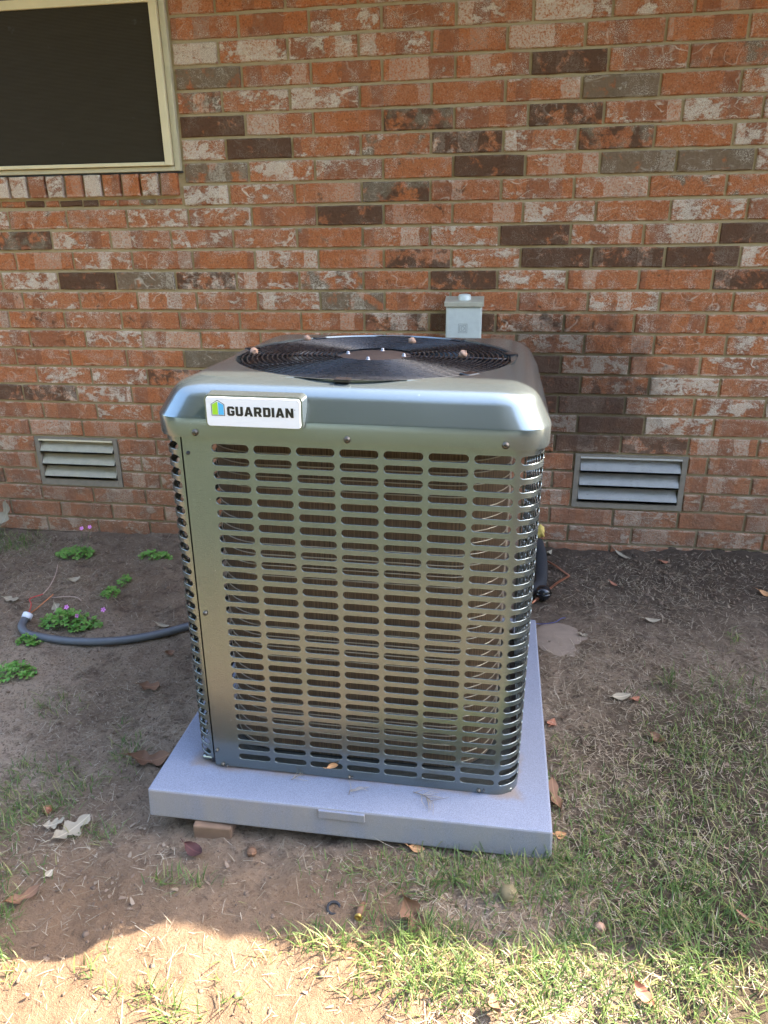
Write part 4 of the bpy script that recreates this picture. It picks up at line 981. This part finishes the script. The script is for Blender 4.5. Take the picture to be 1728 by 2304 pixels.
def scatter(n, blobs, base, off):
    X = rng.uniform(-2.2, 2.2, n); Y = rng.uniform(-2.75, -.05, n); d, px, py = dens(X, Y, blobs)
    fr = (px > -30) & (px < 1760) & (py < 2340) & (py > 1100)
    cl = .55+.9*(np.sin(17*X+3*np.sin(9*Y))*np.sin(15*Y+2*np.sin(11*X))*.5+.5)
    d = np.where(fr, np.maximum(d*cl, base), off)
    inpad = (np.abs(X+.106) < .46) & (np.abs(Y+1.184) < .462)
    k = (rng.random(n) < d) & ~inpad
    return X[k], Y[k], d[k]
def blades(name, X, Y, L, W, tilt, curl, mat, label, cat, lift=0., az=None):
    n = len(X); z = ground_z(X, Y)+lift; az = rng.uniform(0, 2*PI, n) if az is None else az; dx, dy = np.cos(az), np.sin(az); sx, sy = -dy, dx
    V = np.zeros((n, 7, 3)); b = np.stack([X, Y, z], 1)
    pos = b.copy(); t = tilt.copy(); k = 0
    D3 = np.stack([dx, dy, np.zeros(n)], 1); S3 = np.stack([sx, sy, np.zeros(n)], 1)
    for s in range(4):
        if s:
            pos = pos+(D3*np.sin(t)[:, None]+np.array([0, 0, 1.])*np.cos(t)[:, None])*(L/3)[:, None]; t = t+curl
            pos[:, 2] = np.maximum(pos[:, 2], ground_z(pos[:, 0], pos[:, 1])+.0015)
        w_ = (W*(1., .95, .65, 0)[s])[:, None]*.5
        if s < 3: V[:, k] = pos-S3*w_; V[:, k+1] = pos+S3*w_; k += 2
        else: V[:, k] = pos
    i0 = (np.arange(n)*7)[:, None]
    q = np.concatenate([i0+np.array([0, 1, 3, 2]), i0+np.array([2, 3, 5, 4])], 1).reshape(-1, 4); tr = i0+np.array([4, 5, 6])
    me = bpy.data.meshes.new(name); me.vertices.add(n*7); me.vertices.foreach_set('co', V.reshape(-1))
    nl = q.size+tr.size; me.loops.add(nl); me.loops.foreach_set('vertex_index', np.concatenate([q.reshape(-1), tr.reshape(-1)]).astype(np.int32))
    me.polygons.add(len(q)+len(tr)); st = np.concatenate([np.arange(len(q))*4, q.size+np.arange(len(tr))*3]).astype(np.int32); me.polygons.foreach_set('loop_start', st)
    me.update(calc_edges=True); me.validate(); me.materials.append(mat); me.polygons.foreach_set('use_smooth', [True]*len(me.polygons))
    o = bpy.data.objects.new(name, me); link(o); return tag(o, label, cat, None, 'stuff')
Xg, Yg, dg = scatter(250000, GREEN, .0, .18)
# blades leave in little fans from shared runners
n = len(Xg); blades('grass', Xg, Yg, rng.uniform(.016, .054, n)*(.75+.4*dg), rng.uniform(.0014, .0028, n), rng.uniform(.15, 1.15, n), rng.uniform(.05, .45, n), M_GRASS, 'short green lawn grass in patches on the dirt', 'grass')
Xs, Ys, ds = scatter(190000, STRAW, .11, .25)
n = len(Xs); blades('dry_grass', Xs, Ys, rng.gamma(2.2, .0095, n).clip(.005, .06), rng.uniform(.0007, .0017, n), rng.uniform(1.15, 1.56, n), rng.uniform(-.1, .25, n), M_STRAW, 'dry straw coloured grass litter over the dirt', 'dry grass', .002)
LIT = [(1450, 1300, 330, 110, 1.), (1500, 1550, 320, 220, .5), (120, 1300, 200, 130, .8), (200, 1600, 260, 200, .35), (1350, 1900, 420, 220, .6), (300, 1950, 330, 90, .35)]
Xl, Yl, dl = scatter(26000, LIT, .03, .1); n = len(Xl)
blades('leaf_litter', Xl, Yl, rng.uniform(.006, .020, n), rng.uniform(.003, .009, n), rng.uniform(1.1, 1.55, n), rng.uniform(-.3, .3, n), blade_mat('litter', (.10, .062, .038), (.20, .14, .095), (.25, .19, .13), .1), 'small brown leaf crumbs littering the dirt', 'leaf litter', .002)
bm = bmesh.new(); bmesh.ops.create_icosphere(bm, subdivisions=1, radius=1); iv = [v.co.copy() for v in bm.verts]; ifc = [tuple(v.index for v in f.verts) for f in bm.faces]; bm.free()
V, Fc = [], []
for _ in range(11000):
    x, y = random.uniform(-2, 2), random.uniform(-2.3, -.03)
    if abs(x+.106) < .47 and abs(y+1.184) < .47: continue
    if y > -.6 or random.random() < .5: s = min(.016 if y > -.5 else .008, random.lognormvariate(-5.9 if y > -.5 else -6.3, .6))
    else: s = .0018
    z = gz(x, y); o = len(V); sq_ = [random.uniform(.6, 1.3) for _ in range(3)]
    V += [(x+v.x*s*sq_[0]*(1+.3*math.sin(9*v.y+x*50)), y+v.y*s*sq_[1], z+v.z*s*sq_[2]*.7) for v in iv]; Fc += [tuple(a+o for a in f_) for f_ in ifc]
o = mesh_obj('soil_crumbs', V, Fc, M_CLOD, None, True); tag(o, 'small crumbs of soil strewn on the dirt', 'soil', None, 'stuff')

# ---------------------------------------------------------------- far wood behind the photographer, seen only in reflections
V, Fc = [], []
for t in range(26):
    a = -PI*(.04+.92*t/25)+random.uniform(-.05, .05); R0 = random.uniform(17, 25); hh = random.uniform(5, 8)
    if -PI/2-.95 < a < -PI/2+.45: R0 = random.uniform(11, 13.5); hh = random.uniform(17, 22)  # tall close group added to darken the sky mirrored in the top cover
    cx, cy = R0*math.cos(a), -3+R0*math.sin(a)
    for _ in range(int(70*hh)):
        d = Vector((random.gauss(0, 1), random.gauss(0, 1), random.gauss(0, 1))).normalized()*random.uniform(.55, 1)
        c = Vector((cx, cy, hh*.55))+Vector((d.x*2.6, d.y*2.6, d.z*hh*.5)); s = random.uniform(.35, .75); q = Matrix.Rotation(random.uniform(0, 6), 3, Vector((random.random(), random.random(), random.random()+.1)).normalized()); o = len(V)
        V += [c+q @ Vector(v) for v in ((-s, 0, 0), (0, -s*.5, 0), (s, 0, s*.2), (0, s*.5, 0))]; Fc.append((o, o+1, o+2, o+3))
o = mesh_obj('far_wood', V, Fc, M_CROWN); tag(o, 'green trees beyond the lawn, seen only as reflections', 'trees', None, 'stuff')
